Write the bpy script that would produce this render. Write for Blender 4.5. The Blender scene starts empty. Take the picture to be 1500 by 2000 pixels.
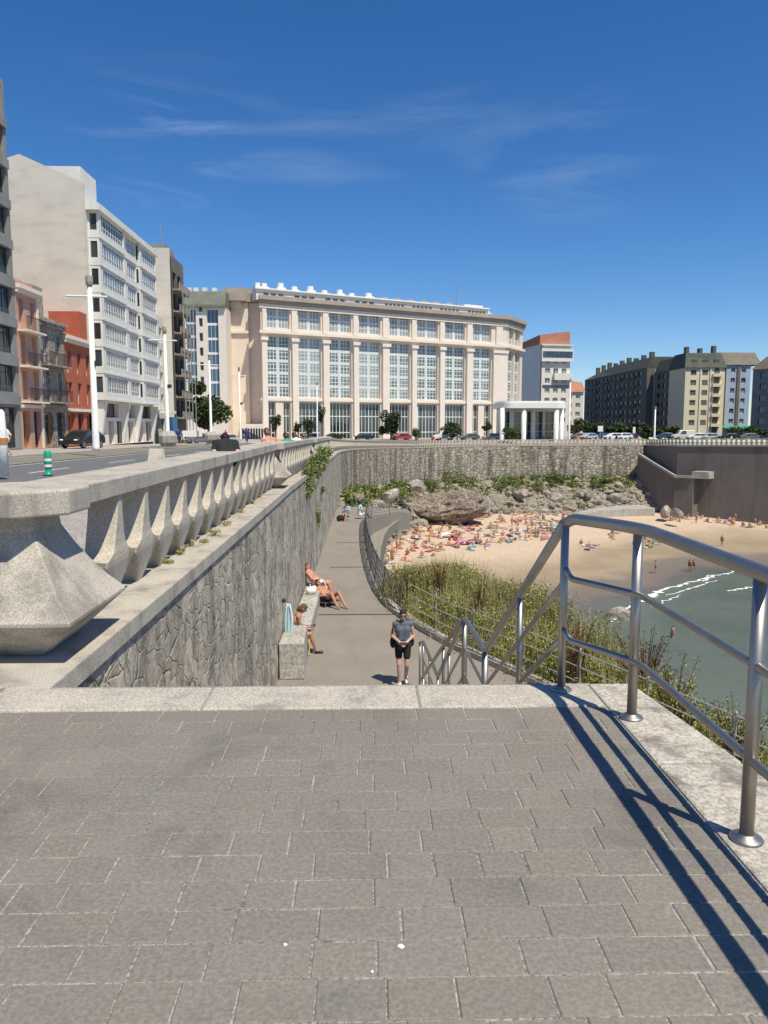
import bpy, bmesh, math, random
from mathutils import Vector, Matrix, noise
random.seed(7)
R = math.radians
sc = bpy.context.scene
col = sc.collection
V = Vector

# ------------------------------------------------------------------ camera
F = 1500.0; YAW = R(1.45); PIT = math.atan(170/1500.0); EYE = 1.6
FW = V((math.sin(YAW)*math.cos(PIT), math.cos(YAW)*math.cos(PIT), -math.sin(PIT)))
RT = V((math.cos(YAW), -math.sin(YAW), 0)); UP = RT.cross(FW)
CAM = V((0, 0, EYE))
def ray(x, y): return FW + RT*((x-750)/F) - UP*((y-1000)/F)
def atY(x, y, Y): r = ray(x, y); return CAM + r*(Y/r.y)
def atz(x, y, z): r = ray(x, y); return CAM + r*((z-EYE)/r.z)
def Xat(x, Y): return atY(x, 830, Y).x
def Zat(y, Y): return atY(712, y, Y).z
cd = bpy.data.cameras.new('camera'); cam = bpy.data.objects.new('camera', cd); col.objects.link(cam)
cam.location = CAM; cam.rotation_euler = (math.pi/2-PIT, 0, -YAW)
cd.sensor_fit = 'VERTICAL'; cd.sensor_height = 36; cd.sensor_width = 27; cd.lens = 27
cd.clip_start = 0.05; cd.clip_end = 6000
sc.camera = cam

# ------------------------------------------------------------------ light
SD = V((0.348, -0.461, 1.06)).normalized()
sun = bpy.data.lights.new('sun', 'SUN'); sun.energy = 4.4; sun.angle = R(0.5); sun.color = (1, .935, .77)
so = bpy.data.objects.new('sun', sun); col.objects.link(so)
so.rotation_euler = SD.to_track_quat('Z', 'Y').to_euler()
w = bpy.data.worlds.new('World'); sc.world = w; w.use_nodes = True
nt = w.node_tree; nt.nodes.clear()
def nn(nt, t, **k):
    n = nt.nodes.new(t)
    for a, b in k.items(): setattr(n, a, b)
    return n
sky = nn(nt, 'ShaderNodeTexSky', sky_type='NISHITA', sun_disc=False)
sky.sun_elevation = math.asin(SD.z); sky.sun_rotation = math.atan2(SD.x, SD.y)
sky.altitude = 0; sky.air_density = .85; sky.dust_density = 0.1; sky.ozone_density = 4.6
bg = nn(nt, 'ShaderNodeBackground'); bg.inputs[1].default_value = 0.088
wo = nn(nt, 'ShaderNodeOutputWorld')
tc = nn(nt, 'ShaderNodeTexCoord')
L = nt.links.new
mp = nn(nt, 'ShaderNodeMapping'); mp.inputs['Scale'].default_value = (2.2, 2.2, 15); mp.inputs['Rotation'].default_value = (0, R(-7), 0)
L(tc.outputs['Generated'], mp.inputs[0])
n1 = nn(nt, 'ShaderNodeTexNoise'); n1.inputs['Scale'].default_value = 1.6; n1.inputs['Detail'].default_value = 7; n1.inputs['Roughness'].default_value = .62
n1.inputs['Distortion'].default_value = .7
L(mp.outputs[0], n1.inputs[0])
r1 = nn(nt, 'ShaderNodeMapRange'); r1.inputs[1].default_value = .47; r1.inputs[2].default_value = .85; L(n1.outputs[0], r1.inputs[0])
n2 = nn(nt, 'ShaderNodeTexNoise'); n2.inputs['Scale'].default_value = 2.3; n2.inputs['Detail'].default_value = 2
L(tc.outputs['Generated'], n2.inputs[0])
r2 = nn(nt, 'ShaderNodeMapRange'); r2.inputs[1].default_value = .42; r2.inputs[2].default_value = .62; L(n2.outputs[0], r2.inputs[0])
sx = nn(nt, 'ShaderNodeSeparateXYZ'); L(tc.outputs['Generated'], sx.inputs[0])
r3 = nn(nt, 'ShaderNodeMapRange', interpolation_type='SMOOTHSTEP'); r3.inputs[1].default_value = .22; r3.inputs[2].default_value = .29; L(sx.outputs[2], r3.inputs[0])
r4 = nn(nt, 'ShaderNodeMapRange', interpolation_type='SMOOTHSTEP'); r4.inputs[1].default_value = .41; r4.inputs[2].default_value = .33; L(sx.outputs[2], r4.inputs[0])
def mth(a, b, op='MULTIPLY'):
    m = nn(nt, 'ShaderNodeMath', operation=op); L(a, m.inputs[0])
    if hasattr(b, 'links'): L(b, m.inputs[1])
    else: m.inputs[1].default_value = b
    return m.outputs[0]
cf = mth(mth(mth(r1.outputs[0], r2.outputs[0]), mth(r3.outputs[0], r4.outputs[0])), .36)
ab = mth(sx.outputs[0], 0, 'ABSOLUTE'); r5 = nn(nt, 'ShaderNodeMapRange', interpolation_type='SMOOTHSTEP'); r5.inputs[1].default_value = .36; r5.inputs[2].default_value = .16; L(ab, r5.inputs[0]); cf = mth(cf, mth(r5.outputs[0], .8)); cf = mth(cf, 1.5)
mx = nn(nt, 'ShaderNodeMix', data_type='RGBA'); L(cf, mx.inputs[0]); hsv = nn(nt, 'ShaderNodeHueSaturation'); hsv.inputs['Saturation'].default_value = 1.26; hsv.inputs['Hue'].default_value = .505; hsv.inputs['Value'].default_value = 1.24; L(sky.outputs[0], hsv.inputs['Color']); L(hsv.outputs[0], mx.inputs[6]); mx.inputs[7].default_value = (8.5, 9.2, 10.4, 1)
L(mx.outputs[2], bg.inputs[0]); L(bg.outputs[0], wo.inputs[0])
sc.view_settings.view_transform = 'Standard'; sc.view_settings.look = 'None'; sc.view_settings.exposure = .22; sc.view_settings.gamma = 1

# ------------------------------------------------------------------ materials
def newmat(name):
    m = bpy.data.materials.new(name); m.use_nodes = True
    t = m.node_tree; p = t.nodes['Principled BSDF']
    return m, t, p
def c4(c): return (c[0], c[1], c[2], 1)
def mixc(t, f, a, b, mode='MIX'):
    m = nn(t, 'ShaderNodeMix', data_type='RGBA', blend_type=mode)
    for s, v in ((0, f), (6, a), (7, b)):
        if hasattr(v, 'links'): t.links.new(v, m.inputs[s])
        elif s == 0: m.inputs[0].default_value = v
        else: m.inputs[s].default_value = c4(v)
    return m.outputs[2]
def coords(t, scale=(1, 1, 1), rot=(0, 0, 0), kind='Object'):
    c = nn(t, 'ShaderNodeTexCoord'); m = nn(t, 'ShaderNodeMapping')
    m.inputs['Scale'].default_value = scale; m.inputs['Rotation'].default_value = rot
    t.links.new(c.outputs[kind], m.inputs[0]); return m.outputs[0]
def noi(t, vec, scale, detail=4, rough=.6, dist=0):
    n = nn(t, 'ShaderNodeTexNoise'); t.links.new(vec, n.inputs[0])
    n.inputs['Scale'].default_value = scale; n.inputs['Detail'].default_value = detail
    n.inputs['Roughness'].default_value = rough; n.inputs['Distortion'].default_value = dist
    return n.outputs[0]
def ramp(t, v, a, b, smooth=True):
    r = nn(t, 'ShaderNodeMapRange', interpolation_type='SMOOTHSTEP' if smooth else 'LINEAR'); t.links.new(v, r.inputs[0])
    r.inputs[1].default_value = a; r.inputs[2].default_value = b; return r.outputs[0]
def mul(t, a, b, op='MULTIPLY'):
    m = nn(t, 'ShaderNodeMath', operation=op)
    for i, v in ((0, a), (1, b)):
        if hasattr(v, 'links'): t.links.new(v, m.inputs[i])
        else: m.inputs[i].default_value = v
    return m.outputs[0]
def bump(t, p, h, strength, dist):
    b = nn(t, 'ShaderNodeBump'); b.inputs['Strength'].default_value = strength; b.inputs['Distance'].default_value = dist
    t.links.new(h, b.inputs['Height']); t.links.new(b.outputs[0], p.inputs['Normal'])
def mat(name, a, b=None, scale=4, rough=.75, bmp=.2, bd=.01, metal=0, fine=0, stain=0, stainc=(.08, .07, .06), sscale=(.6, .6, .15), rnd=0, spec=.35):
    """colour a..b blotches, fine speckle, long stains, bump"""
    m, t, p = newmat(name); b = b or a
    v = coords(t); n = noi(t, v, scale, 5)
    c = mixc(t, ramp(t, n, .3, .7), a, b)
    if fine:
        f = noi(t, v, fine, 2, .7); c = mixc(t, ramp(t, f, .35, .65), mixc(t, .5, c, (.02, .02, .02), 'MULTIPLY'), mixc(t, .35, c, (1, 1, 1)))
        c = mixc(t, .55, mixc(t, ramp(t, n, .3, .7), a, b), c)
    if stain:
        s = noi(t, coords(t, sscale), 2.0, 6, .65, .3)
        c = mixc(t, mul(t, ramp(t, s, .48, .68), stain), c, stainc)
    if rnd:
        oi = nn(t, 'ShaderNodeObjectInfo'); hs = nn(t, 'ShaderNodeHueSaturation')
        r = nn(t, 'ShaderNodeMapRange'); r.inputs[3].default_value = 1-rnd; r.inputs[4].default_value = 1+rnd
        t.links.new(oi.outputs['Random'], r.inputs[0]); t.links.new(r.outputs[0], hs.inputs['Value']); t.links.new(c, hs.inputs['Color']); c = hs.outputs[0]
    t.links.new(c, p.inputs['Base Color']); p.inputs['Roughness'].default_value = rough; p.inputs['Metallic'].default_value = metal
    p.inputs['Specular IOR Level'].default_value = spec
    if bmp: bump(t, p, noi(t, v, (fine or scale*6), 3), bmp, bd)
    return m
def attr_mat(name, rough=.8, fine=60, stains=True):
    """colour comes from the per-face colour attribute 'tint' of the mesh"""
    m, t, p = newmat(name); a = nn(t, 'ShaderNodeAttribute', attribute_name='tint'); v = coords(t)
    c = a.outputs[0]
    f = noi(t, v, fine, 3, .7)
    c = mixc(t, ramp(t, f, .3, .75), mixc(t, .22, c, (.02, .02, .02)), mixc(t, .09, c, (.7, .66, .6)))
    if stains:
        s = noi(t, v, 1.1, 6, .7, .6); c = mixc(t, mul(t, ramp(t, s, .5, .72), .42), c, (.07, .06, .055))
        s = noi(t, v, 2.6, 7, .75, 1.2); c = mixc(t, mul(t, ramp(t, s, .63, .76), .62), c, (.52, .46, .39)); s = noi(t, coords(t, (1, 1, 1), (0, 0, 2)), .55, 5, .65, .4); c = mixc(t, mul(t, ramp(t, s, .5, .7), .28), c, (.30, .25, .20))
    t.links.new(c, p.inputs['Base Color']); p.inputs['Roughness'].default_value = rough; p.inputs['Specular IOR Level'].default_value = .3
    bump(t, p, mul(t, noi(t, v, 25, 5, .7), 1), .35, .006)
    return m
def wall_mat(name, s=2.3, a=(.42, .375, .30), b=(.25, .225, .19), streak=.8, rows=False):
    m, t, p = newmat(name)
    wv = coords(t); d = nn(t, 'ShaderNodeTexNoise'); d.inputs['Scale'].default_value = 3; t.links.new(wv, d.inputs[0])
    ad = nn(t, 'ShaderNodeMix', data_type='VECTOR'); ad.inputs[0].default_value = .1 if not rows else .03
    t.links.new(wv, ad.inputs[4]); t.links.new(d.outputs[1], ad.inputs[5])
    sc_ = nn(t, 'ShaderNodeMapping'); sc_.inputs['Scale'].default_value = (s, s*.85, s*1.15) if not rows else (s*.5, s*.5, s*.9)
    t.links.new(ad.outputs[1], sc_.inputs[0]); vv = sc_.outputs[0]
    v1 = nn(t, 'ShaderNodeTexVoronoi', feature='F1'); v1.inputs['Scale'].default_value = 1; t.links.new(vv, v1.inputs['Vector']); v1.inputs['Randomness'].default_value = .95 if not rows else .75
    v2 = nn(t, 'ShaderNodeTexVoronoi', feature='DISTANCE_TO_EDGE'); v2.inputs['Scale'].default_value = 1; t.links.new(vv, v2.inputs['Vector']); v2.inputs['Randomness'].default_value = .95 if not rows else .75
    se = nn(t, 'ShaderNodeSeparateColor'); t.links.new(v1.outputs['Color'], se.inputs[0])
    c = mixc(t, se.outputs[0], a, b)
    c = mixc(t, mul(t, se.outputs[1], .35), c, (.40, .30, .20))
    f = noi(t, wv, 14, 5, .7); c = mixc(t, ramp(t, f, .35, .8), mixc(t, .25, c, (.03, .03, .03)), mixc(t, .15, c, (.7, .65, .55)))
    e = ramp(t, v2.outputs[0], .005, .055 if not rows else .17)
    mo = mixc(t, ramp(t, noi(t, wv, 1.7, 4), .42, .62), (.27, .24, .19), (.58, .52, .42)); c = mixc(t, e, mo if not rows else (.17, .15, .12), c)
    st = noi(t, coords(t, (.42, .42, .05) if not rows else (.22, .22, .02)), 2.2, 5, .7, .2); st2 = noi(t, coords(t, (2.0, 2.0, .75) if not rows else (.32, .32, .05)), 1.5, 4, .6, .8)
    k = mul(t, ramp(t, st, .43, .58), ramp(t, st2, .36, .6)); c = mixc(t, mul(t, k, streak), c, (.065, .062, .055))
    bl = noi(t, wv, 4.5 if not rows else 1.1, 7, .78, .8); c = mixc(t, mul(t, ramp(t, bl, .5, .63), .62), c, (.125, .115, .095)); c = mixc(t, mul(t, ramp(t, bl, .47, .36), .35), c, (.62, .56, .46))
    st3 = noi(t, coords(t, (1, 1, .4)), 1.1, 6, .75, .4); c = mixc(t, mul(t, ramp(t, st3, .5, .68), .45*streak), c, (.10, .10, .08))
    st4 = noi(t, coords(t, (1, 1, .4), (0, 0, 1)), .7, 5, .7, .4); c = mixc(t, mul(t, ramp(t, st4, .58, .72), .4), c, (.56, .51, .43))
    t.links.new(c, p.inputs['Base Color']); p.inputs['Roughness'].default_value = .9; p.inputs['Specular IOR Level'].default_value = .2
    bump(t, p, mul(t, e, mul(t, f, .9, 'ADD')), .6, .03)
    return m
def glass(name, c=(.03, .04, .05), c2=(.25, .27, .28), rough=.06):
    m, t, p = newmat(name)
    oi = nn(t, 'ShaderNodeObjectInfo'); v = coords(t, (.9, .9, .45)); n = noi(t, v, 1.1, 2)
    k = mul(t, ramp(t, mul(t, n, mul(t, oi.outputs['Random'], .75), 'ADD'), .55, .9), .9)
    c_ = mixc(t, k, c, c2)
    t.links.new(c_, p.inputs['Base Color']); p.inputs['Roughness'].default_value = rough; p.inputs['Specular IOR Level'].default_value = .9
    return m
def plain(name, c, rough=.6, metal=0, spec=.4, var=.12, sc_=9):
    return mat(name, tuple(x*(1+var) for x in c), tuple(x*(1-var) for x in c), sc_, rough, .15, .004, metal, spec=spec)

M = {}
M['granite'] = mat('granite', (.52, .45, .36), (.42, .365, .29), 2.5, .85, .35, .004, fine=95, stain=.55, stainc=(.13, .115, .10), sscale=(1.2, 1.2, .5))
M['granite_warm'] = mat('warm_granite', (.60, .52, .405), (.50, .43, .335), 2, .85, .3, .004, fine=70, stain=.5, stainc=(.2, .17, .13), sscale=(1.4, 1.4, .5))
M['granite_pale'] = mat('pale_granite', (.53, .465, .375), (.41, .36, .29), 3, .85, .6, .008, fine=55, stain=.8, stainc=(.16, .14, .115), sscale=(1.9, 1.9, 1.9))
M['paver'] = attr_mat('paver')
M['mortar'] = mat('mortar', (.13, .115, .098), (.34, .30, .25), 1.4, .95, .3, .003, fine=90)
M['wall_near'] = wall_mat('sea_wall_stone', 4.2, (.80, .71, .575), (.50, .44, .35), .5)
M['wall_far'] = wall_mat('far_wall_stone', 2.2, (.74, .68, .55), (.46, .415, .33), .72, True)
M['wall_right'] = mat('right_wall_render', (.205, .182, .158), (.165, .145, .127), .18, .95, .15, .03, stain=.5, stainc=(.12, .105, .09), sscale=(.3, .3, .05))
M['concrete'] = mat('path_concrete', (.275, .243, .203), (.24, .212, .178), .8, .9, .12, .003, stain=.35, stainc=(.18, .16, .13), sscale=(.5, .18, 1))
M['concrete_pale'] = mat('pale_concrete', (.46, .43, .37), (.36, .33, .28), .7, .9, .25, .01, fine=12, stain=.4, stainc=(.2, .18, .15), sscale=(.6, .6, .15))
M['asphalt'] = mat('asphalt', (.065, .066, .07), (.048, .048, .052), .7, .85, .3, .004, fine=50)
M['pavement'] = mat('pavement_slabs', (.40, .34, .30), (.33, .29, .25), 1.2, .9, .2, .004, fine=25)
M['promenade'] = mat('promenade_paving', (.36, .30, .27), (.29, .25, .22), 1.2, .9, .2, .004, fine=25)
M['tram'] = mat('tram_bed', (.20, .17, .11), (.13, .125, .07), .5, .95, .4, .02, fine=14)
M['ground'] = mat('town_ground', (.21, .19, .17), (.15, .14, .125), .05, .95, .1, .01)
M['white_paint'] = mat('white_road_paint', (.72, .72, .68), (.55, .55, .52), 3, .8, .1, .002)
M['steel'] = mat('brushed_steel', (.47, .43, .385), (.40, .365, .325), 6, .46, .05, .001, metal=1)
M['rope'] = plain('dark_net_rope', (.13, .125, .12), .8)
M['greyrail'] = plain('grey_rail', (.33, .33, .31), .5)
M['rock'] = mat('rock', (.37, .305, .23), (.21, .175, .135), .8, .9, .8, .1, fine=4, stain=.5, stainc=(.12, .10, .085), sscale=(.5, .5, .5), rnd=.3)
M['rock_brown'] = mat('brown_rock', (.245, .16, .098), (.15, .105, .065), .35, .9, 1, .3, fine=2.2, stain=.5, stainc=(.12, .085, .06), sscale=(.3, .3, .1))
M['leaf'] = mat('foliage', (.11, .145, .04), (.06, .088, .026), 1.5, .7, 0, rnd=.25, spec=.2)
M['leaf_dark'] = mat('dark_foliage', (.045, .06, .025), (.025, .036, .016), 1.5, .7, 0, rnd=.25, spec=.2)
M['grass_a'] = mat('scrub_green', (.34, .35, .115), (.20, .23, .07), .5, .75, 0, spec=.2)
M['grass_b'] = mat('dry_straw', (.46, .385, .20), (.33, .28, .135), .6, .8, 0, spec=.2)
M['leaf_scrub'] = mat('scrub_leaf', (.40, .40, .11), (.23, .26, .065), .6, .75, 0, spec=.2)
M['brown_stem'] = mat('dead_stems', (.17, .085, .04), (.11, .06, .03), 1, .85, 0, spec=.2)
M['bark'] = plain('bark', (.14, .10, .07), .9)
M['bank_soil'] = mat('bank_soil', (.23, .175, .115), (.13, .11, .06), .35, .95, .6, .1, fine=3)
M['soil'] = mat('slope_soil', (.15, .13, .08), (.085, .085, .04), .7, .95, .5, .05, fine=6)
M['white_wall'] = mat('white_render', (.80, .78, .73), (.72, .70, .65), .5, .7, .1, .005, stain=.15, stainc=(.5, .47, .42), sscale=(.6, .6, .1))
M['beige_wall'] = mat('beige_blank_wall', (.72, .67, .58), (.65, .60, .515), .35, .9, .15, .01, stain=.35, stainc=(.40, .37, .31), sscale=(.12, .12, .5))
M['cream_stone'] = mat('cream_stone', (.80, .68, .565), (.745, .63, .515), .5, .85, .12, .01)
M['pink_cream'] = mat('pale_stone_trim', (.83, .735, .63), (.78, .685, .58), .6, .85, .1, .01)
M['cornice'] = mat('cornice_stone', (.44, .37, .30), (.36, .30, .25), .5, .85, .1, .01)
M['salmon'] = mat('salmon_render', (.62, .36, .27), (.55, .31, .23), .8, .85, .15, .01, stain=.25, sscale=(.6, .6, .2))
M['brown_stone'] = mat('weathered_brown_stone', (.36, .29, .22), (.26, .21, .16), .8, .9, .3, .02, fine=3, stain=.4, sscale=(.5, .5, .2))
M['red_wall'] = mat('brick_red_render', (.47, .14, .075), (.40, .115, .065), .9, .85, .15, .01)
M['dark_panel'] = mat('grey_concrete_panel', (.30, .30, .285), (.235, .235, .225), .7, .8, .1, .01)
M['green_roof'] = mat('grey_green_roof', (.20, .21, .16), (.15, .16, .12), .5, .8, .1, .01)
M['brick_roof'] = mat('orange_brick', (.50, .22, .14), (.42, .18, .115), .6, .85, .1, .01)
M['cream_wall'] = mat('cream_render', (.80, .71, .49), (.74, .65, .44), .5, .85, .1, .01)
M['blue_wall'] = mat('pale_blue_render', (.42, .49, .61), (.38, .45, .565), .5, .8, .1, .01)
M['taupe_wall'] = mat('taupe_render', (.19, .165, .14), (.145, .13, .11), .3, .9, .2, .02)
M['mansard'] = mat('mansard_slate', (.11, .115, .085), (.08, .085, .065), .6, .8, .2, .02)
M['slate_brown'] = mat('brown_roof', (.20, .17, .13), (.15, .13, .10), .6, .8, .2, .02)
M['orange_door'] = plain('orange_wood', (.48, .21, .06), .6)
M['dark_open'] = plain('dark_interior', (.018, .018, .02), .5)
M['glass'] = glass('window_glass', (.035, .045, .055), (.28, .30, .31))
M['glass_hotel'] = glass('hotel_glass', (.10, .12, .13), (.34, .37, .38), .12)
M['glass_dark'] = glass('dark_glass', (.015, .022, .03), (.06, .075, .085))
M['glass_blue'] = glass('blue_glass', (.02, .05, .09), (.07, .12, .17))
M['frame'] = plain('white_frame', (.78, .78, .75), .5)
M['frame_pale'] = plain('pale_green_frame', (.66, .70, .67), .5)
M['frame_dark'] = plain('dark_frame', (.06, .06, .06), .5)
M['white'] = plain('white_paint', (.82, .81, .77), .45)
M['iron'] = plain('dark_iron', (.04, .04, .042), .5)
M['teal'] = plain('green_plastic', (.02, .32, .19), .4)
M['canopy_green'] = plain('green_awning', (.05, .25, .17), .7)
M['black_rubber'] = plain('black_rubber', (.02, .02, .02), .7)
def paint(n, c): return plain(n, c, .3, 0, .6, .03)
M['cloth_black'] = plain('black_cloth', (.02, .02, .022), .9)
M['cloth_grey'] = mat('grey_knit', (.13, .155, .18), (.10, .125, .15), 30, .9, .3, .003)
M['cloth_white'] = plain('white_cloth', (.78, .77, .74), .9)
M['towel_blue'] = mat('pale_blue_towel', (.45, .66, .76), (.62, .76, .82), 14, .95, .3, .004)
M['yellow'] = plain('yellow_cloth', (.78, .66, .16), .9)
def skin(n, c): 
    m = mat(n, c, tuple(x*.9 for x in c), 6, .55, .05, .002); m.node_tree.nodes['Principled BSDF'].inputs['Subsurface Weight'].default_value = .08
    m.node_tree.nodes['Principled BSDF'].inputs['Subsurface Scale'].default_value = .02; return m
M['skin_a'] = skin('skin_fair', (.60, .37, .27)); M['skin_b'] = skin('skin_tan', (.46, .24, .15)); M['skin_c'] = skin('skin_brown', (.33, .17, .10)); M['skin_p'] = skin('skin_sunburnt', (.58, .28, .20))
M['hair_dark'] = mat('dark_hair', (.03, .022, .018), (.018, .013, .011), 40, .5, .5, .004); M['hair_brown'] = mat('brown_hair', (.16, .08, .04), (.10, .05, .025), 40, .5, .5, .004)

# ------------------------------------------------------------------ mesh builder
class MB:
    def __init__(s): s.v = []; s.f = []; s.m = []; s.t = []; s.M = None; s.mi = 0; s.tint = None; s.tag = 0; s.tags = []
    def av(s, p):
        p = V(p); s.v.append(s.M @ p if s.M else p); return len(s.v)-1
    def face(s, idx): s.f.append(tuple(idx)); s.m.append(s.mi); s.t.append(s.tint); s.tags.append(s.tag)
    def poly(s, pts): s.face([s.av(p) for p in pts])
    def box(s, a, b):
        x0, y0, z0 = a; x1, y1, z1 = b
        i = [s.av(p) for p in ((x0, y0, z0), (x1, y0, z0), (x1, y1, z0), (x0, y1, z0), (x0, y0, z1), (x1, y0, z1), (x1, y1, z1), (x0, y1, z1))]
        for q in ((3, 2, 1, 0), (4, 5, 6, 7), (0, 1, 5, 4), (1, 2, 6, 5), (2, 3, 7, 6), (3, 0, 4, 7)): s.face([i[k] for k in q])
    def loft(s, rings, closed=True, cap=True):
        ids = [[s.av(p) for p in r] for r in rings]; n = len(ids[0])
        for a, b in zip(ids, ids[1:]):
            for k in range(n if closed else n-1): s.face((a[k], a[(k+1) % n], b[(k+1) % n], b[k]))
        if cap and closed: s.face(ids[0][::-1]); s.face(ids[-1])
    def prism(s, pts, z0, z1): s.loft([[(p[0], p[1], z0) for p in pts], [(p[0], p[1], z1) for p in pts]])
    def tube(s, path, r, n=8, cap=True):
        path = [V(p) for p in path]; rs = r if isinstance(r, (list, tuple)) else [r]*len(path)
        rings = []; ref = None
        for k, p in enumerate(path):
            d = (path[min(k+1, len(path)-1)]-path[max(k-1, 0)]).normalized()
            if ref is None: ref = V((0, 0, 1)) if abs(d.z) < .9 else V((1, 0, 0))
            a = d.cross(ref).normalized(); b = d.cross(a).normalized(); ref = -b if False else ref
            rings.append([p+(a*math.cos(2*math.pi*j/n)+b*math.sin(2*math.pi*j/n))*rs[k] for j in range(n)])
        s.loft(rings, True, cap)
    def lathe(s, prof, c=(0, 0, 0), n=16):
        s.loft([[(c[0]+r*math.cos(2*math.pi*j/n), c[1]+r*math.sin(2*math.pi*j/n), c[2]+z) for j in range(n)] for r, z in prof])
    def ball(s, c, r, n=10, m=6, rot=None):
        r = (r, r, r) if not isinstance(r, (tuple, list)) else r; c = V(c)
        rings = []
        for i in range(m+1):
            a = math.pi*(i/m) ; a = min(max(a, .05), math.pi-.05)
            ring = []
            for j in range(n):
                p = V((r[0]*math.sin(a)*math.cos(2*math.pi*j/n), r[1]*math.sin(a)*math.sin(2*math.pi*j/n), -r[2]*math.cos(a)))
                if rot: p = rot @ p
                ring.append(c+p)
            rings.append(ring)
        s.loft(rings)
    def cone(s, p, q, r1, r2, n=10):
        s.tube([p, q], [r1, r2], n); s.ball(p, r1, n, 6); s.ball(q, r2, n, 6)
    def mesh(s, name, smooth=False):
        me = bpy.data.meshes.new(name); me.from_pydata([tuple(p) for p in s.v], [], s.f)
        me.polygons.foreach_set('material_index', s.m)
        if smooth: me.polygons.foreach_set('use_smooth', [True]*len(s.f))
        if any(t is not None for t in s.t):
            a = me.color_attributes.new('tint', 'FLOAT_COLOR', 'CORNER'); d = []
            for f, t in zip(s.f, s.t):
                d += list(c4(t or (.5, .5, .5)))*len(f)
            a.data.foreach_set('color', d)
        me.update(); return me
def link(name, data, parent=None, loc=None):
    o = bpy.data.objects.new(name, data); col.objects.link(o)
    if parent: o.parent = parent
    if loc is not None: o.location = loc
    return o
def obj(name, mb, mats, parent=None, loc=None, smooth=False, bevel=0, autos=False):
    me = mb.mesh(name, smooth) if isinstance(mb, MB) else mb
    if not isinstance(mats, (list, tuple)): mats = [mats]
    if not me.materials:
        for m in mats: me.materials.append(M[m] if isinstance(m, str) else m)
    o = link(name, me, parent, loc)
    if bevel:
        b = o.modifiers.new('bevel', 'BEVEL'); b.width = bevel; b.segments = 2; b.limit_method = 'ANGLE'; b.angle_limit = R(35)
    return o
def tag(o, label=None, cat=None, group=None, kind=None):
    if label: o['label'] = label
    if cat: o['category'] = cat
    if group: o['group'] = group
    if kind: o['kind'] = kind
    return o
def thing(name, label, cat, loc=(0, 0, 0), rz=0, group=None):
    o = link(name, None, None, loc); o.rotation_euler = (0, 0, rz); o.empty_display_size = .3
    return tag(o, label, cat, group)
def struct(name, mb, mats, **k): return tag(obj(name, mb, mats, **k), kind='structure')
def copy_tree(o, parent=None):
    c = o.copy(); col.objects.link(c)
    if parent: c.parent = parent
    for ch in list(o.children): copy_tree(ch, c)
    return c
def remesh(mb, voxel, iters=3, name='body'):
    o = link(name, mb.mesh(name)); m = o.modifiers.new('r', 'REMESH'); m.mode = 'VOXEL'; m.voxel_size = voxel
    m2 = o.modifiers.new('s', 'SMOOTH'); m2.factor = .5; m2.iterations = iters
    dg = bpy.context.evaluated_depsgraph_get(); me = bpy.data.meshes.new_from_object(o.evaluated_get(dg))
    bpy.data.objects.remove(o); me.polygons.foreach_set('use_smooth', [True]*len(me.polygons)); me.name = name
    return me
def interp(x, tab):
    if x <= tab[0][0]: return tab[0][1]
    for (a, b), (c, d) in zip(tab, tab[1:]):
        if x <= c: return b+(d-b)*(x-a)/(c-a)
    return tab[-1][1]
def catmull(P, step):
    out = []
    P = [V(p) for p in P]
    for i in range(len(P)-1):
        p0, p1, p2, p3 = P[max(i-1, 0)], P[i], P[i+1], P[min(i+2, len(P)-1)]
        n = max(1, int((p2-p1).length/step))
        for k in range(n):
            t = k/n
            out.append(.5*((2*p1)+(p2-p0)*t+(2*p0-5*p1+4*p2-p3)*t*t+(3*p1-p0-3*p2+p3)*t**3))
    out.append(P[-1]); return out
def along(P, d):
    """points every d along polyline with tangent"""
    res = []; acc = 0; nxt = 0
    for a, b in zip(P, P[1:]):
        l = (b-a).length
        while nxt <= acc+l:
            t = (nxt-acc)/l; res.append((a.lerp(b, t), (b-a).normalized())); nxt += d
        acc += l
    return res
# ================================================================== SETTING
ZL = [(20, 0), (50, -.3), (85, -1.1), (140, -2.4), (400, -2.4)]      # ledge height by distance
ZS = [(30, 0), (75, -.4), (110, -1.0), (150, -1.5), (900, -1.5)]     # street height
ZB = [(53, -4.2), (65, -5), (85, -6.2), (105, -7.5), (122, -8.8), (140, -9.4)]
WP = [(-1.97, 4.6), (-1.97, 20), (-1.97, 36), (-1.93, 50), (-2.2, 65), (-2.0, 85), (-.5, 105), (3, 122), (8, 136), (15, 145), (25, 150), (40, 153), (56.6, 155)]
WC = catmull([(x, y, 0) for x, y in WP], 1.2)
def wn(P, i):
    t = (P[min(i+1, len(P)-1)]-P[max(i-1, 0)]).normalized(); return V((-t.y, t.x, 0))
def off(P, i, d, z): q = P[i]+wn(P, i)*d; return (q.x, q.y, z)
def ledge_z(p): return interp(p.y, ZL)
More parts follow.
